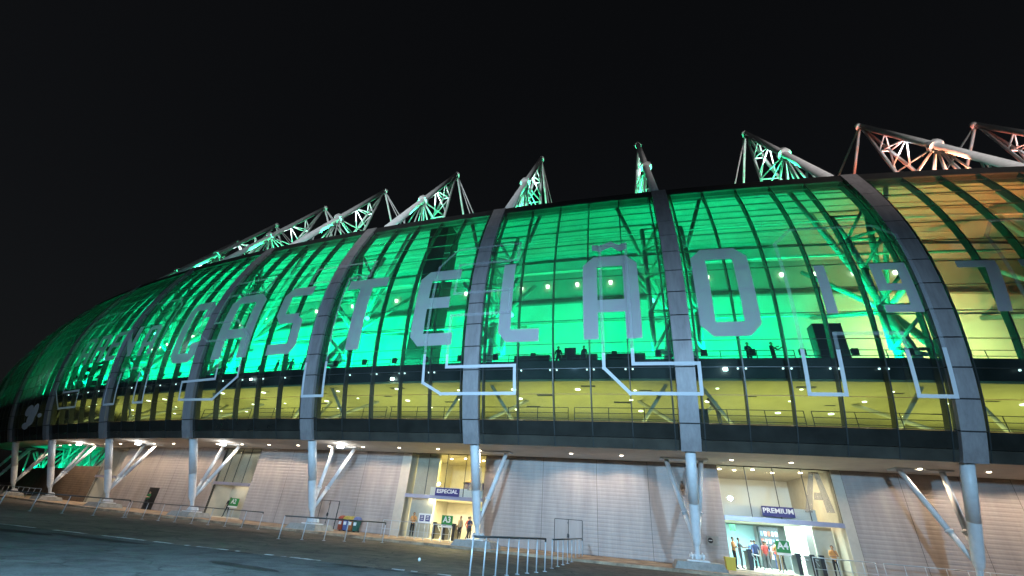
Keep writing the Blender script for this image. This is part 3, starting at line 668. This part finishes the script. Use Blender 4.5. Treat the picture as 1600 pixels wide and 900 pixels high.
# frosted A on the right entrance glass
def wallfilm(quads, o, label, m='film2'):
    mb = MB()
    for q in quads: mb.hexa([W(x, o, z) for x, z in q], [W(x, o+.006, z) for x, z in q])
    part('frosted_letter', mb, m, label=label)
wallfilm([((.452, 3.45), (.42, 3.45), (.374, 5.9), (.395, 5.9)), ((.358, 3.5), (.322, 3.5), (.352, 5.9), (.374, 5.9)), ((.40, 4.2), (.36, 4.2), (.363, 4.65), (.394, 4.65))], WALL+.01, 'large frosted letter A on the entrance glass')
wallfilm([((2.19, 3.45), (2.165, 3.45), (2.13, 5.2), (2.145, 5.2)), ((2.118, 3.45), (2.095, 3.45), (2.115, 5.2), (2.13, 5.2))], WALL+.01, 'frosted letter A on the middle entrance glass')
# open service area at the far left, lit green
wallbox('louvre_wall', 'greenwall', 6.1, 10.5, -9.2, -9, PLAT, 7)
for j in range(34):
    a = 6.2+random.random()*3.6; b = a+random.uniform(-.35, .35); o1, o2 = random.uniform(-7, -3.8), random.uniform(-7, -3.8)
    part('service_strut', MB().tube(W(a, o1, 3.0), W(b, o2, 6.6), .12, n=8), 'inner')
for i_ in (7.2, 8.0, 8.8, 9.6): lamp('AREA', W(i_, -4.2, 3.4), 330, GREEN, W(i_, -8, 6), (6, .6))

# ---------------------------------------------------------------- signs
def placed(i, o, z): return frame(i) @ Matrix.Translation((o, 0, z))
def thing(name, i, o, z, label, cat, rot=0, group=None):
    e = link(name, None, label=label, category=cat); e.matrix_world = placed(i, o, z) @ Matrix.Rotation(rot, 4, 'Z'); e.empty_display_size = .2
    if group: e['group'] = group
    return e
def board(name, i0, i1, z0, z1, o, m, label, txt=None, size=.3, tm='signwhite', sub=None, sx=1, frame_m=None):
    ic = (i0+i1)/2; wd = abs(i0-i1)*BAY; h = z1-z0
    e = thing(name, ic, o, z0, label, 'sign')
    MB().box(-.03, .03, -wd/2, wd/2, 0, h).obj('panel', m, e)
    if txt: link('lettering', text(txt, size, tm, sx=sx), e, Matrix.Translation((.034, 0, h*.56)))
    if sub: link('small_lettering', text(sub, size*.3, tm), e, Matrix.Translation((.034, 0, h*.12)))
    return e
board('entrance_sign', .645, .505, 3.05, 3.64, WALL+.16, 'navy', 'navy sign reading PREMIUM above the right entrance', 'PREMIUM', .4, sx=1.1)
board('entrance_sign', 2.388, 2.235, 2.92, 3.5, WALL+.16, 'navy', 'navy sign reading ESPECIAL above the middle entrance', 'ESPECIAL', .38, sx=1.18)
def gate_sign(i0, i1, z0, z1, txt, label, o):
    e = board('gate_sign', i0, i1, z0, z1, o, 'signgreen', label, txt, .56)
    wd = abs(i0-i1)*BAY; MB().box(-.028, .035, -wd/2, wd/2, -.14, -.003).obj('white_strip', 'signwhite', e)
    for s in (-.3, .3): MB().box(-.02, .02, s-.02, s+.02, -(z0-PLAT), -.14).obj('leg', 'steel', e)
    return e
gate_sign(.601, .541, 1.05, 1.72, 'A4', 'green board reading A4 at the right entrance', WALL-.5)
gate_sign(2.345, 2.277, .92, 1.6, 'A3', 'green board reading A3 at the middle entrance', WALL-.5)
gate_sign(4.05, 3.962, .95, 1.6, 'A2', 'green board reading A2 at the left entrance', WALL-.2)
e = board('information_board', 2.495, 2.411, .92, 1.62, WALL-.4, 'signwhite', 'white board with two blue panels beside the A3 board')
for s in (-.26, .26):
    MB().box(.031, .036, s-.19, s+.19, .16, .58).obj('blue_panel', 'navy', e)
    for z in (.28, .4, .5): MB().box(.037, .04, s-.12, s+.12, z-.02, z+.02).obj('print_line', 'signwhite', e)
for s in (-.4, .4): MB().box(-.02, .02, s-.02, s+.02, -1.0, 0).obj('leg', 'steel', e)
e = board('wall_sign', .915, .861, 1.13, 1.66, WALL+.09, 'concrete', 'grey plate with a dark round symbol on the wall')
MB().tube((.03, -.16, .27), (.04, -.16, .27), .16, n=16).obj('round_symbol', 'core', e)
MB().box(.041, .045, -.27, -.05, .25, .29).obj('symbol_bar', 'signwhite', e)
board('notice', 4.19, 4.14, 1.25, 1.6, -5.5, 'yellow', 'small yellow and white notice inside the left entrance')
board('hanging_sign', 2.215, 2.165, 2.05, 2.3, -6.5, 'signgreen', 'dark green hanging sign inside the middle entrance', None)
board('hanging_sign', .742, .715, 2.15, 2.55, -7.5, 'signgreen', 'small green sign hanging inside the right entrance', None)

# ---------------------------------------------------------------- soffit downlights
disc = MB().tube((0, 0, -.05), (0, 0, 0), .11, n=14).mesh('downlight', 'lampw')
rim = MB().tube((0, 0, -.035), (0, 0, 0), .15, n=14).mesh('rim', 'white')
names = {}
for n in range(-3, 28):
    i = .02+.2555*n
    if n in (1, 4, 7) or i > 7: continue
    bay = 'right of the rightmost column' if i < -.05 else ['over the right entrance', 'between the middle and right entrances', 'near the middle entrance', 'right of the left entrance', 'near the left entrance', 'towards the far left'][max(0, min(5, int(i+.05)))]
    ORD = ['rightmost', 'second from the right', 'third from the right', 'fourth from the right', 'fifth from the right', 'sixth from the right', 'seventh from the right', 'eighth from the right', 'ninth from the right']; names[bay] = names.get(bay, -1)+1
    o = link('downlight', None, label='round soffit downlight '+bay+', '+ORD[names[bay]], category='light', group='soffit downlights '+bay)
    o.matrix_world = placed(i, -.9, SOF-.002); link('lens', disc, o); link('rim', rim, o, Matrix.Translation((0, 0, .001)))
    lamp('SPOT', W(i, -1.15, SOF-.12), 330 if i > .3 else 420, (1, .76, .54), W(i, -1.9, 0), .12, spot_size=R(142), spot_blend=.35)
for i in (.78, .7, .62, .5, .38, 2.5, 2.42, 2.3, 2.2):
    o = link('downlight', None, label='small downlight behind the '+('right' if i < 1 else 'middle')+' entrance glass, '+('leftmost', 'second from the left', 'third from the left', 'fourth from the left', 'rightmost')[(.78, .7, .62, .5, .38).index(i) if i < 1 else (2.5, 2.42, 2.3, 2.2).index(i)], category='light', group='entrance downlights '+('right' if i < 1 else 'middle'))
    o.matrix_world = placed(i, -5-random.random()*2, SOF-.002); link('lens', disc, o)
# white floodlights at the brace heads of the left columns
fl = MB().box(-.16, .16, -.2, .2, -.12, .08).mesh('floodlight', 'lampc')
for i, t in ((3, 'column near the recycling bins'), (4, 'column beside the left entrance'), (5, 'third column from the far left'), (6, 'second column from the far left')):
    o = link('floodlight', None, label='bright white floodlight under the soffit at the '+t, category='light')
    o.matrix_world = placed(i-.07, .2, SOF-.2); link('lamp_head', fl, o)
    lamp('POINT', W(i-.07, .1, SOF-.6), 60, (1, .93, .82), size=.2)
# concourse ceiling lamps seen through the band of yellow glass
cd = MB().tube((0, 0, -.03), (0, 0, 0), .12, n=12).mesh('ceiling_lamp', 'lampy')
for b in range(I0, 6):
    for u in (.2, .53, .86):
        for o_ in (2.2, -.6, -3.4):
            if random.random() < .2: continue
            link('ceiling_lamp', cd, st, placed(b+u+random.uniform(-.07, .07), o_+random.uniform(-.6, .6), 9.855) @ Matrix.Scale(random.choice((.8, 1.1, 1.5)), 4))
# lamps of the upper hall, and imitated lamp reflections
wl = MB().tube((0, 0, -.16), (0, 0, .16), .14, .2, 10).mesh('wall_lamp', 'lampy')
for b in range(I0, 8):
    for u in (.08, .33, .6, .85): link('wall_lamp', wl, st, placed(b+u, BW-1.0, 24.6))
cg = MB().tube((-.1, 0, 0), (.1, 0, 0), .17, n=10).mesh('cyan_lamp', 'lampg')
for i, o_, z in ((1.08, .5, 17.2), (.06, .8, 16.2), (2.93, 1, 17), (1.9, .8, 16.4), (5.05, 2.8, 17.4), (5.75, 2.8, 15.3)): link('cyan_lamp', cg, st, placed(i, o_, z))
bl = MB().box(-.1, .1, -.35, .35, -.22, .22).mesh('hall_floodlight_and_glint', 'lampb')
for i, k in ((4.13, 5.4), (6.35, 4.9), (2.47, 2.72), (3.5, 2.98), (3.42, 2.98), (.83, 2.93), (5.1, 3.05)):
    o_, z = prof(k, -1.2 if k > 4 else -.3); link('hall_floodlight_and_glint', bl, st, placed(i, o_, z) @ Matrix.Scale(1 if k > 4 else .33, 4))  # small glowing boxes stand in for floodlight reflections in the glass
# dark stair tower in the hall and pale fin beside it
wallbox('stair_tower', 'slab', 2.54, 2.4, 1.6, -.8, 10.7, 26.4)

# ---------------------------------------------------------------- people
SKIN = [mat('skin_brown', (.32, .17, .1), .6), mat('skin_light', (.45, .27, .18), .6)]
HAIR = mat('dark_hair', (.015, .012, .01), .7)
SHOE = mat('dark_shoes', (.02, .02, .02), .6)
CL = {k: mat('cloth_'+k, c, .85, 0, .2, 8) for k, c in dict(orange=(.62, .3, .1), black=(.02, .02, .022), navy=(.03, .04, .1), white=(.6, .6, .58), grey=(.12, .12, .13), red=(.4, .05, .04), blue=(.12, .2, .5), green=(.02, .16, .05), tan=(.45, .32, .18), purple=(.2, .12, .3)).items()}
def figure(pose):
    P = {}; B = []
    def v(n, x, y, z, r, r2=None): P[n] = (Vector((x, y, z)), r, r2 or r)
    lean = .0
    v('pel', 0, 0, .94, .135, .1); v('waist', 0, 0, 1.1, .125, .095); v('chest', 0, 0, 1.29, .165, .11); v('neckb', 0, 0, 1.44, .08, .07); v('neck', 0, -.005, 1.5, .052); v('head', 0, -.02, 1.6, .078, .09); v('crown', 0, -.01, 1.69, .06, .07)
    B += [('pel', 'waist'), ('waist', 'chest'), ('chest', 'neckb'), ('neckb', 'neck'), ('neck', 'head'), ('head', 'crown')]
    for s, n in ((1, 'L'), (-1, 'R')):
        v('hip'+n, s*.09, 0, .86, .09); kx, ky, ax, ay = s*.1, -.02, s*.11, .02
        if pose == 'walk': ky, ay = (-.16, -.2) if s > 0 else (.08, .3)
        if pose == 'wide': kx, ax = s*.15, s*.2
        v('knee'+n, kx, ky, .48, .06); v('ank'+n, ax, ay, .09, .042); v('toe'+n, ax+s*.02, ay-.15, .035, .034)
        v('sh'+n, s*.17, 0, 1.39, .062); el, wr = (s*.23, .03, 1.12), (s*.24, -.06, .88)
        if pose == 'chin' and s > 0: el, wr = (.22, -.1, 1.14), (.06, -.2, 1.38)
        if pose == 'chin' and s < 0: el, wr = (-.22, -.06, 1.12), (.08, -.18, 1.14)
        if pose == 'fold': el, wr = (s*.23, -.06, 1.13), (-s*.02, -.19, 1.17+.03*s)
        if pose == 'reach': el, wr = (s*.22, -.2, 1.18), (s*.18, -.42, 1.2)
        if pose == 'walk': el, wr = (s*.23, s*.12, 1.13), (s*.22, s*.05-.1, .92)
        v('el'+n, *el, .045); v('wr'+n, *wr, .03)
        d = (Vector(wr)-Vector(el)).normalized(); q = Vector(wr)+d*.07; v('pm'+n, *q, .035, .022)
        B += [('pel', 'hip'+n), ('hip'+n, 'knee'+n), ('knee'+n, 'ank'+n), ('ank'+n, 'toe'+n), ('chest', 'sh'+n), ('sh'+n, 'el'+n), ('el'+n, 'wr'+n), ('wr'+n, 'pm'+n)]
        side = d.cross(Vector((1, 0, 0) if abs(d.x) < .8 else (0, 0, 1))).normalized()
        for j, (sp, ln) in enumerate(((-.03, .07), (-.01, .085), (.01, .08), (.03, .06))):
            f1 = q+d*.03+side*sp; f2 = f1+d*ln; v(f'f{j}a'+n, *f1, .011); v(f'f{j}b'+n, *f2, .009); B += [('pm'+n, f'f{j}a'+n), (f'f{j}a'+n, f'f{j}b'+n)]
        t1 = Vector(wr)+d*.03+side*.05; v('tha'+n, *t1, .012); v('thb'+n, *(t1+d*.05+side*.015), .01); B += [('wr'+n, 'tha'+n), ('tha'+n, 'thb'+n)]
    if pose == 'bend':
        piv = Vector((0, 0, .94)); rot = Matrix.Rotation(R(48), 4, 'X')
        for n in list(P):
            if n[:3] in ('wai', 'che', 'nec', 'hea', 'cro') or n[:2] in ('sh', 'el', 'wr', 'pm', 'f0', 'f1', 'f2', 'f3', 'th'):
                p_, a, b = P[n]; P[n] = (piv+rot @ (p_-piv), a, b)
    names_ = list(P); me = bpy.data.meshes.new('body'); me.from_pydata([P[n][0] for n in names_], [(names_.index(a), names_.index(b)) for a, b in B], [])
    o = bpy.data.objects.new('tmp', me); C.objects.link(o); o.modifiers.new('s', 'SKIN'); sb = o.modifiers.new('u', 'SUBSURF'); sb.levels = 1
    for j, n in enumerate(names_): sv = me.skin_vertices[0].data[j]; sv.radius = (P[n][1], P[n][2]); sv.use_root = (n == 'pel')
    out = bpy.data.meshes.new_from_object(o.evaluated_get(bpy.context.evaluated_depsgraph_get())); bpy.data.objects.remove(o)
    kind = {}
    for a, b in B:
        n = b
        kind[(a, b)] = 0 if n[:3] in ('kne', 'ank', 'hip') else 1 if n[:3] in ('wai', 'che', 'nec') and n != 'neck' or n[:2] in ('sh', 'el') else 2 if n[:3] != 'toe' else 3
    cat = []
    for p_ in out.polygons:
        c = p_.center; best = (9, 0)
        for (a, b), kd in kind.items():
            A_, B_ = P[a][0], P[b][0]; t = max(0, min(1, (c-A_).dot(B_-A_)/max(1e-9, (B_-A_).length_squared))); dd = (c-A_.lerp(B_, t)).length-.5*(P[a][1]+(P[b][1]-P[a][1])*t)
            if dd < best[0]: best = (dd, kd)
        cat.append(best[1])
    hd, cr = P['head'][0], P['crown'][0]
    hb = MB(); up = (cr-hd).normalized(); fwd = Vector((0, -1, 0)) if pose != 'bend' else (Matrix.Rotation(R(48), 4, 'X') @ Vector((0, -1, 0)))
    rx = up.cross(fwd).normalized(); rings = []
    for t in np.linspace(-.35, 1, 6):
        ring = []
        for a in range(10):
            an = 2*math.pi*a/10; rr = .098*math.sqrt(max(.02, 1-max(0, t)**2)); f_ = math.cos(an)
            ring.append(hd+up*(.02+.1*t)+rx*math.sin(an)*rr*.92+fwd*((f_ if f_ < 0 else f_*min(1, max(0, t+.1)))*rr*1.02-.012))
        rings.append(ring)
    hb.sweep(rings)
    fb = MB()       # nose, ears and eyes
    fc_ = hd+fwd*.088
    fb.hexa([fc_+rx*x+up*z for x, z in ((-.013, -.015), (.013, -.015), (.008, .02), (-.008, .02))], [fc_+fwd*.022+rx*x+up*z for x, z in ((-.008, -.014), (.008, -.014), (.004, .012), (-.004, .012))])
    for s in (-1, 1): fb.box(-.008, .008, -.014, .014, -.025, .03, Matrix.Translation(hd+rx*s*.084))
    out.polygons.foreach_set('use_smooth', [True]*len(out.polygons))
    return out, cat, hb, fb
POSES = {p: figure(p) for p in ('stand', 'chin', 'fold', 'walk', 'wide', 'reach', 'bend')}
_cache = {}
def person(i, o, z, rot, pose, top, legs, label, sk=0, h=1.0, group=None):
    e = link('person', None, label=label, category='person')
    e.matrix_world = placed(i, o, z) @ Matrix.Rotation(rot+R(90), 4, 'Z') @ Matrix.Scale(h, 4)
    if group: e['group'] = group
    key = (pose, top, legs, sk)
    if key not in _cache:
        me, cat, hb, fb = POSES[pose]; me = me.copy(); me.name = 'body'; me.materials.clear()
        for m_ in (CL[legs], CL[top], SKIN[sk], SHOE): me.materials.append(m_)
        me.polygons.foreach_set('material_index', cat)
        _cache[key] = (me, hb.mesh('hair', HAIR, True), fb.mesh('face', SKIN[sk]))
    b, hr, fa = _cache[key]
    bo = link('body', b, e); link('hair', hr, e); link('face', fa, e)
    return e
F = PLAT+.02
person(.364, -3.9, F, R(-10), 'chin', 'orange', 'black', 'steward in an orange vest with a hand at the chin, right of the turnstiles', 0, 1.02)
person(.795, -3.75, F, R(60), 'fold', 'orange', 'black', 'steward in an orange vest at the left edge of the right entrance', 0, 1.04)
person(.755, -4.6, F, R(70), 'reach', 'grey', 'grey', 'person in grey facing the steward at the right entrance', 0, 1.03)
person(.665, -5.6, F, R(170), 'walk', 'navy', 'black', 'person in dark clothes walking into the right entrance', 1)
person(.66, -6.6, F, R(150), 'stand', 'blue', 'black', 'person in a blue shirt deep inside the right entrance', 1)
person(.625, -5.4, F, R(-170), 'walk', 'red', 'grey', 'person in a red top among the group at the right entrance', 0)
person(.608, -5.9, F, R(160), 'stand', 'black', 'black', 'person in black beside the red top at the right entrance', 0)
person(.59, -4.3, F, R(-30), 'fold', 'orange', 'tan', 'steward in an orange vest left of the A4 board', 0)
person(.562, -5.2, F, R(180), 'walk', 'white', 'black', 'person in white walking behind the A4 board', 1)
person(.53, -7.5, F, R(180), 'stand', 'red', 'navy', 'person in a red shirt by the shop shelf', 1)
person(2.53, -3.95, F, R(20), 'chin', 'orange', 'black', 'steward in an orange vest left of the white information board', 0)
person(2.222, -3.9, F, R(-20), 'stand', 'tan', 'black', 'steward in a tan vest right of the A3 board', 0)
person(2.2, -4.8, F, R(150), 'walk', 'red', 'navy', 'person in dark red between two others at the middle entrance', 0)
person(2.172, -4.2, F, R(60), 'fold', 'navy', 'black', 'person in navy next to the middle column', 1)
person(2.25, -6.4, 3.06, R(-40), 'reach', 'red', 'navy', 'person on the upper floor behind the middle entrance glass', 1)
person(4.965, -3.2, PLAT, R(10), 'fold', 'green', 'black', 'person in green standing at the open dark doorway', 1)
person(4.1, -4.2, F, R(30), 'wide', 'black', 'black', 'person in black inside the left entrance', 0)
ob = prof(3.2, -1.5)[0]
crowd = [(3.42, 'black', 'wide', 'leftmost of the silhouetted people on the upper balcony left of the rib'), (3.34, 'navy', 'reach', 'second silhouetted person on the upper balcony left of the rib'), (3.3, 'grey', 'stand', 'third silhouetted person on the upper balcony left of the rib'),
         (3.2, 'black', 'fold', 'fourth silhouetted person on the upper balcony left of the rib'), (3.1, 'navy', 'reach', 'silhouetted person on the upper balcony closest to the rib'),
         (1.58, 'black', 'wide', 'silhouetted person on the upper balcony left of a dark screen'), (1.45, 'black', 'stand', 'standing silhouetted person on the upper balcony by the large A'), (.7, 'navy', 'fold', 'silhouetted person on the upper balcony under the letter O'), (.6, 'black', 'reach', 'silhouetted person on the upper balcony left of the dark cabinet')]
for i_, t, p_, l_ in crowd: person(i_, ob, 10.9, random.uniform(-1, 1), p_, t, 'black', l_, 0)
person(.855, prof(1.2, -1.6)[0], 7.55, R(-70), 'bend', 'grey', 'grey', 'person bending over behind the yellow lit glass', 0, 1.1)

# ---------------------------------------------------------------- furniture of the halls
def cabinet(name, i, o, z, sx, sy, sz, label, cat, m='dark'):
    e = thing(name, i, o, z, label, cat)
    MB().box(-sx/2, sx/2, -sy/2, sy/2, .06, sz).obj('body', m, e)
    for s in (-1, 1): MB().box(-sx/2+.05, sx/2-.05, s*(sy/2-.1)-.05, s*(sy/2-.1)+.05, 0, .06).obj('foot', m, e)
    MB().box(-sx/2-.01, sx/2+.01, -sy/2-.01, sy/2+.01, sz, sz+.04).obj('top', m, e)
    return e
cabinet('equipment_cabinet', .36, prof(3.2, -1.7)[0], 10.7, .8, 1.6, 3.0, 'tall dark cabinet on the upper balcony under the digit 1', 'cabinet')
for i_, l_ in ((1.72, 'left of the large L foot'), (1.48, 'between the letters L and A'), (1.25, 'below the large letter A')):
    cabinet('bar_counter', i_, prof(3.2, -1.9)[0], 10.7, .7, 2.6, 1.25, 'dark counter on the upper balcony '+l_, 'counter', 'slab')
e = thing('display_screen', 1.52, prof(3.2, -1.6)[0], 10.7, 'small dark screen on a stand on the upper balcony', 'screen')
MB().box(-.05, .05, -.4, .4, 1.25, 1.8).obj('panel', 'dark', e); MB().tube((0, 0, 0), (0, 0, 1.25), .04).obj('stand', 'dark', e)
cabinet('storage_crate', .93, prof(1.2, -1.6)[0], 7.24, .6, .7, 1.2, 'dark crate beside the bending person', 'crate')
e = thing('reception_counter', 2.2, -5.9, 3.06, 'rounded dark blue counter on the upper floor of the middle entrance', 'counter')
MB().tube((0, 0, 0), (0, 0, 1.0), 1.0, 1.15, 20).obj('body', 'navy', e, True); MB().tube((0, 0, 1.0), (0, 0, 1.06), 1.22, 1.22, 20).obj('top', 'dark', e)

# turnstiles
tb = MB().box(-.5, .5, -.12, .12, 0, .95).box(-.55, .55, -.16, .16, .95, 1.05).mesh('pedestal', 'black')
ta = MB().tube((.2, .16, .9), (.2, .62, .82), .03, n=8).tube((.2, .16, .9), (.2, .4, .55), .03, n=8).mesh('arm', 'steel')
tp = MB().box(.3, .5, -.14, .14, 1.05, 1.15).mesh('reader', 'dark')
for k, i_ in enumerate((.725, .515, .455, .415)):
    e = thing('turnstile', i_, -4.4, F, 'black turnstile at the right entrance, number %s from the left' % ['one', 'two', 'three', 'four'][k], 'turnstile'); e['label'] = ['leftmost', 'second', 'third', 'rightmost'][k]+' of the black turnstiles at the right entrance'
    for me in (tb, ta, tp): link(me.name, me, e)
for k, i_ in enumerate((2.39, 2.325, 2.265)):
    e = thing('turnstile', i_, -4.5, F, ['leftmost', 'middle', 'rightmost'][k]+' of the black turnstiles at the middle entrance', 'turnstile')
    for me in (tb, ta, tp): link(me.name, me, e)

# recycling bins
for k, (c, lid, nm) in enumerate((('bin_red', 'bin_red', 'red recycling bin, leftmost of the row'), ('bin_blue', 'lid_yellow', 'blue recycling bin with a yellow lid, second of the row'), ('bin_orange', 'lid_yellow', 'orange recycling bin, third of the row'), ('bin_green', 'bin_blue', 'dark green recycling bin with a blue lid, rightmost of the row'))):
    e = thing('recycling_bin', 2.955-.036*k, -2.6, PLAT, nm, 'bin'); e.scale = (.86, .86, .9)
    MB().hexa([(-.2, -.2, .08), (.2, -.2, .08), (.2, .2, .08), (-.2, .2, .08)], [(-.27, -.25, .92), (.27, -.25, .92), (.27, .25, .92), (-.27, .25, .92)]).obj('body', c, e)
    lm = MB(); secs = []
    for t in np.linspace(0, 1, 5): rr = math.cos(t*1.35); secs.append([(x*rr*.3, y*rr*.28, .93+.28*math.sin(t*1.35)) for x, y in ((-1, -1), (1, -1), (1, 1), (-1, 1))])
    lm.sweep(secs).obj('lid', lid, e)
    MB().box(.26, .3, -.14, .14, .5, .75).obj('label_plate', 'signwhite', e)
    for s in (-1, 1): MB().tube((-.16, s*.2, .08), (-.16, s*.26, .08), .08, n=10).obj('wheel', 'black', e)
e = thing('storage_box', .842, -2.2, PLAT, 'yellow box on the ground beside the right entrance', 'box')
MB().hexa([(-.2, -.25, 0), (.2, -.25, 0), (.2, .25, 0), (-.2, .25, 0)], [(-.23, -.28, .6), (.23, -.28, .6), (.23, .28, .6), (-.23, .28, .6)]).obj('body', 'yellow', e); MB().box(-.25, .25, -.3, .3, .6, .68).obj('lid', 'yellow', e)
e = empty('litter_bag', (-2.88, 20.88, ROAD), label='small white litter bag lying on the road', category='bag')
rng = random.Random(3); rings = []
for t in np.linspace(0, 1, 6): rings.append([(math.cos(a)*(.055*math.sin(.35+2.4*t))*(1+.2*rng.random()), math.sin(a)*(.05*math.sin(.35+2.4*t))*(1+.2*rng.random()), 0.13*t) for a in np.linspace(0, 5.6, 9)])
MB().sweep(rings).obj('sack', 'signwhite', e)

# ---------------------------------------------------------------- railings
def railing(pts, n, label, h=1.15, z=ROAD, r=.028, lower=True, rail_m='mull', curl=True, group=None):
    a, b = Vector(pts[0]), Vector(pts[-1])
    e = empty('handrail', (a.x, a.y, z), label=label, category='railing'); dv = b-a
    if group: e['group'] = group
    tr = MB().tube((0, 0, h), (dv.x, dv.y, h), r*1.25, n=8)
    if curl: tr.tube((dv.x, dv.y, h), (dv.x, dv.y, h-.12), r*1.25, n=8)
    tr.obj('top_rail', rail_m, e, True)
    pm = MB().tube((0, 0, 0), (0, 0, h), r, n=8).mesh('post', 'steel', True)
    fp = MB().box(-.08, .08, -.08, .08, 0, .012).mesh('foot_plate', 'steel')
    for k in range(n):
        p_ = link('post', pm, e); p_.location = (dv.x*k/(n-1), dv.y*k/(n-1), 0); link('foot_plate', fp, p_)
    if lower: MB().tube((0, 0, h*.45), (dv.x, dv.y, h*.45), r*.7, n=6).obj('lower_rail', 'steel', e)
    return e
railing([(-.58, 16.23), (2.33, 20.99)], 8, 'nearest handrail with eight pale posts in the foreground', 1.17, lower=False)
railing([(2.85, 22.84), (5.95, 32.02)], 8, 'handrail continuing from the foreground one towards the wall', 1.12, lower=False)
railing([(-11.42, 27.01), (-6.78, 31.24)], 6, 'handrail in front of the recycling bins', 1.1, lower=False)
railing([(-32.9, 33.1), (-26.1, 35.2)], 5, 'handrail at the far left of the road', 1.1, lower=False)
railing([(-26.0, 35.3), (-16.2, 34.6)], 9, 'long thin handrail in front of the left entrance', 1.05, lower=False, r=.022)
def wrail(i0, i1, o, n, label, h=1.05, r=.02):
    a, b = W(i0, o, 0), W(i1, o, 0); railing([(a.x, a.y), (b.x, b.y)], n, label, h, PLAT, r, rail_m='steel')
wrail(2.62, 2.2, -1.6, 9, 'low grey barrier in front of the middle entrance')
wrail(.50, .26, -2.2, 6, 'low grey barrier in front of the right entrance')
wrail(.25, -.35, -1.6, 9, 'grey barrier along the wall at the right edge')
wrail(7.6, 5.9, 1.4, 12, 'grey barrier along the wall at the far left')
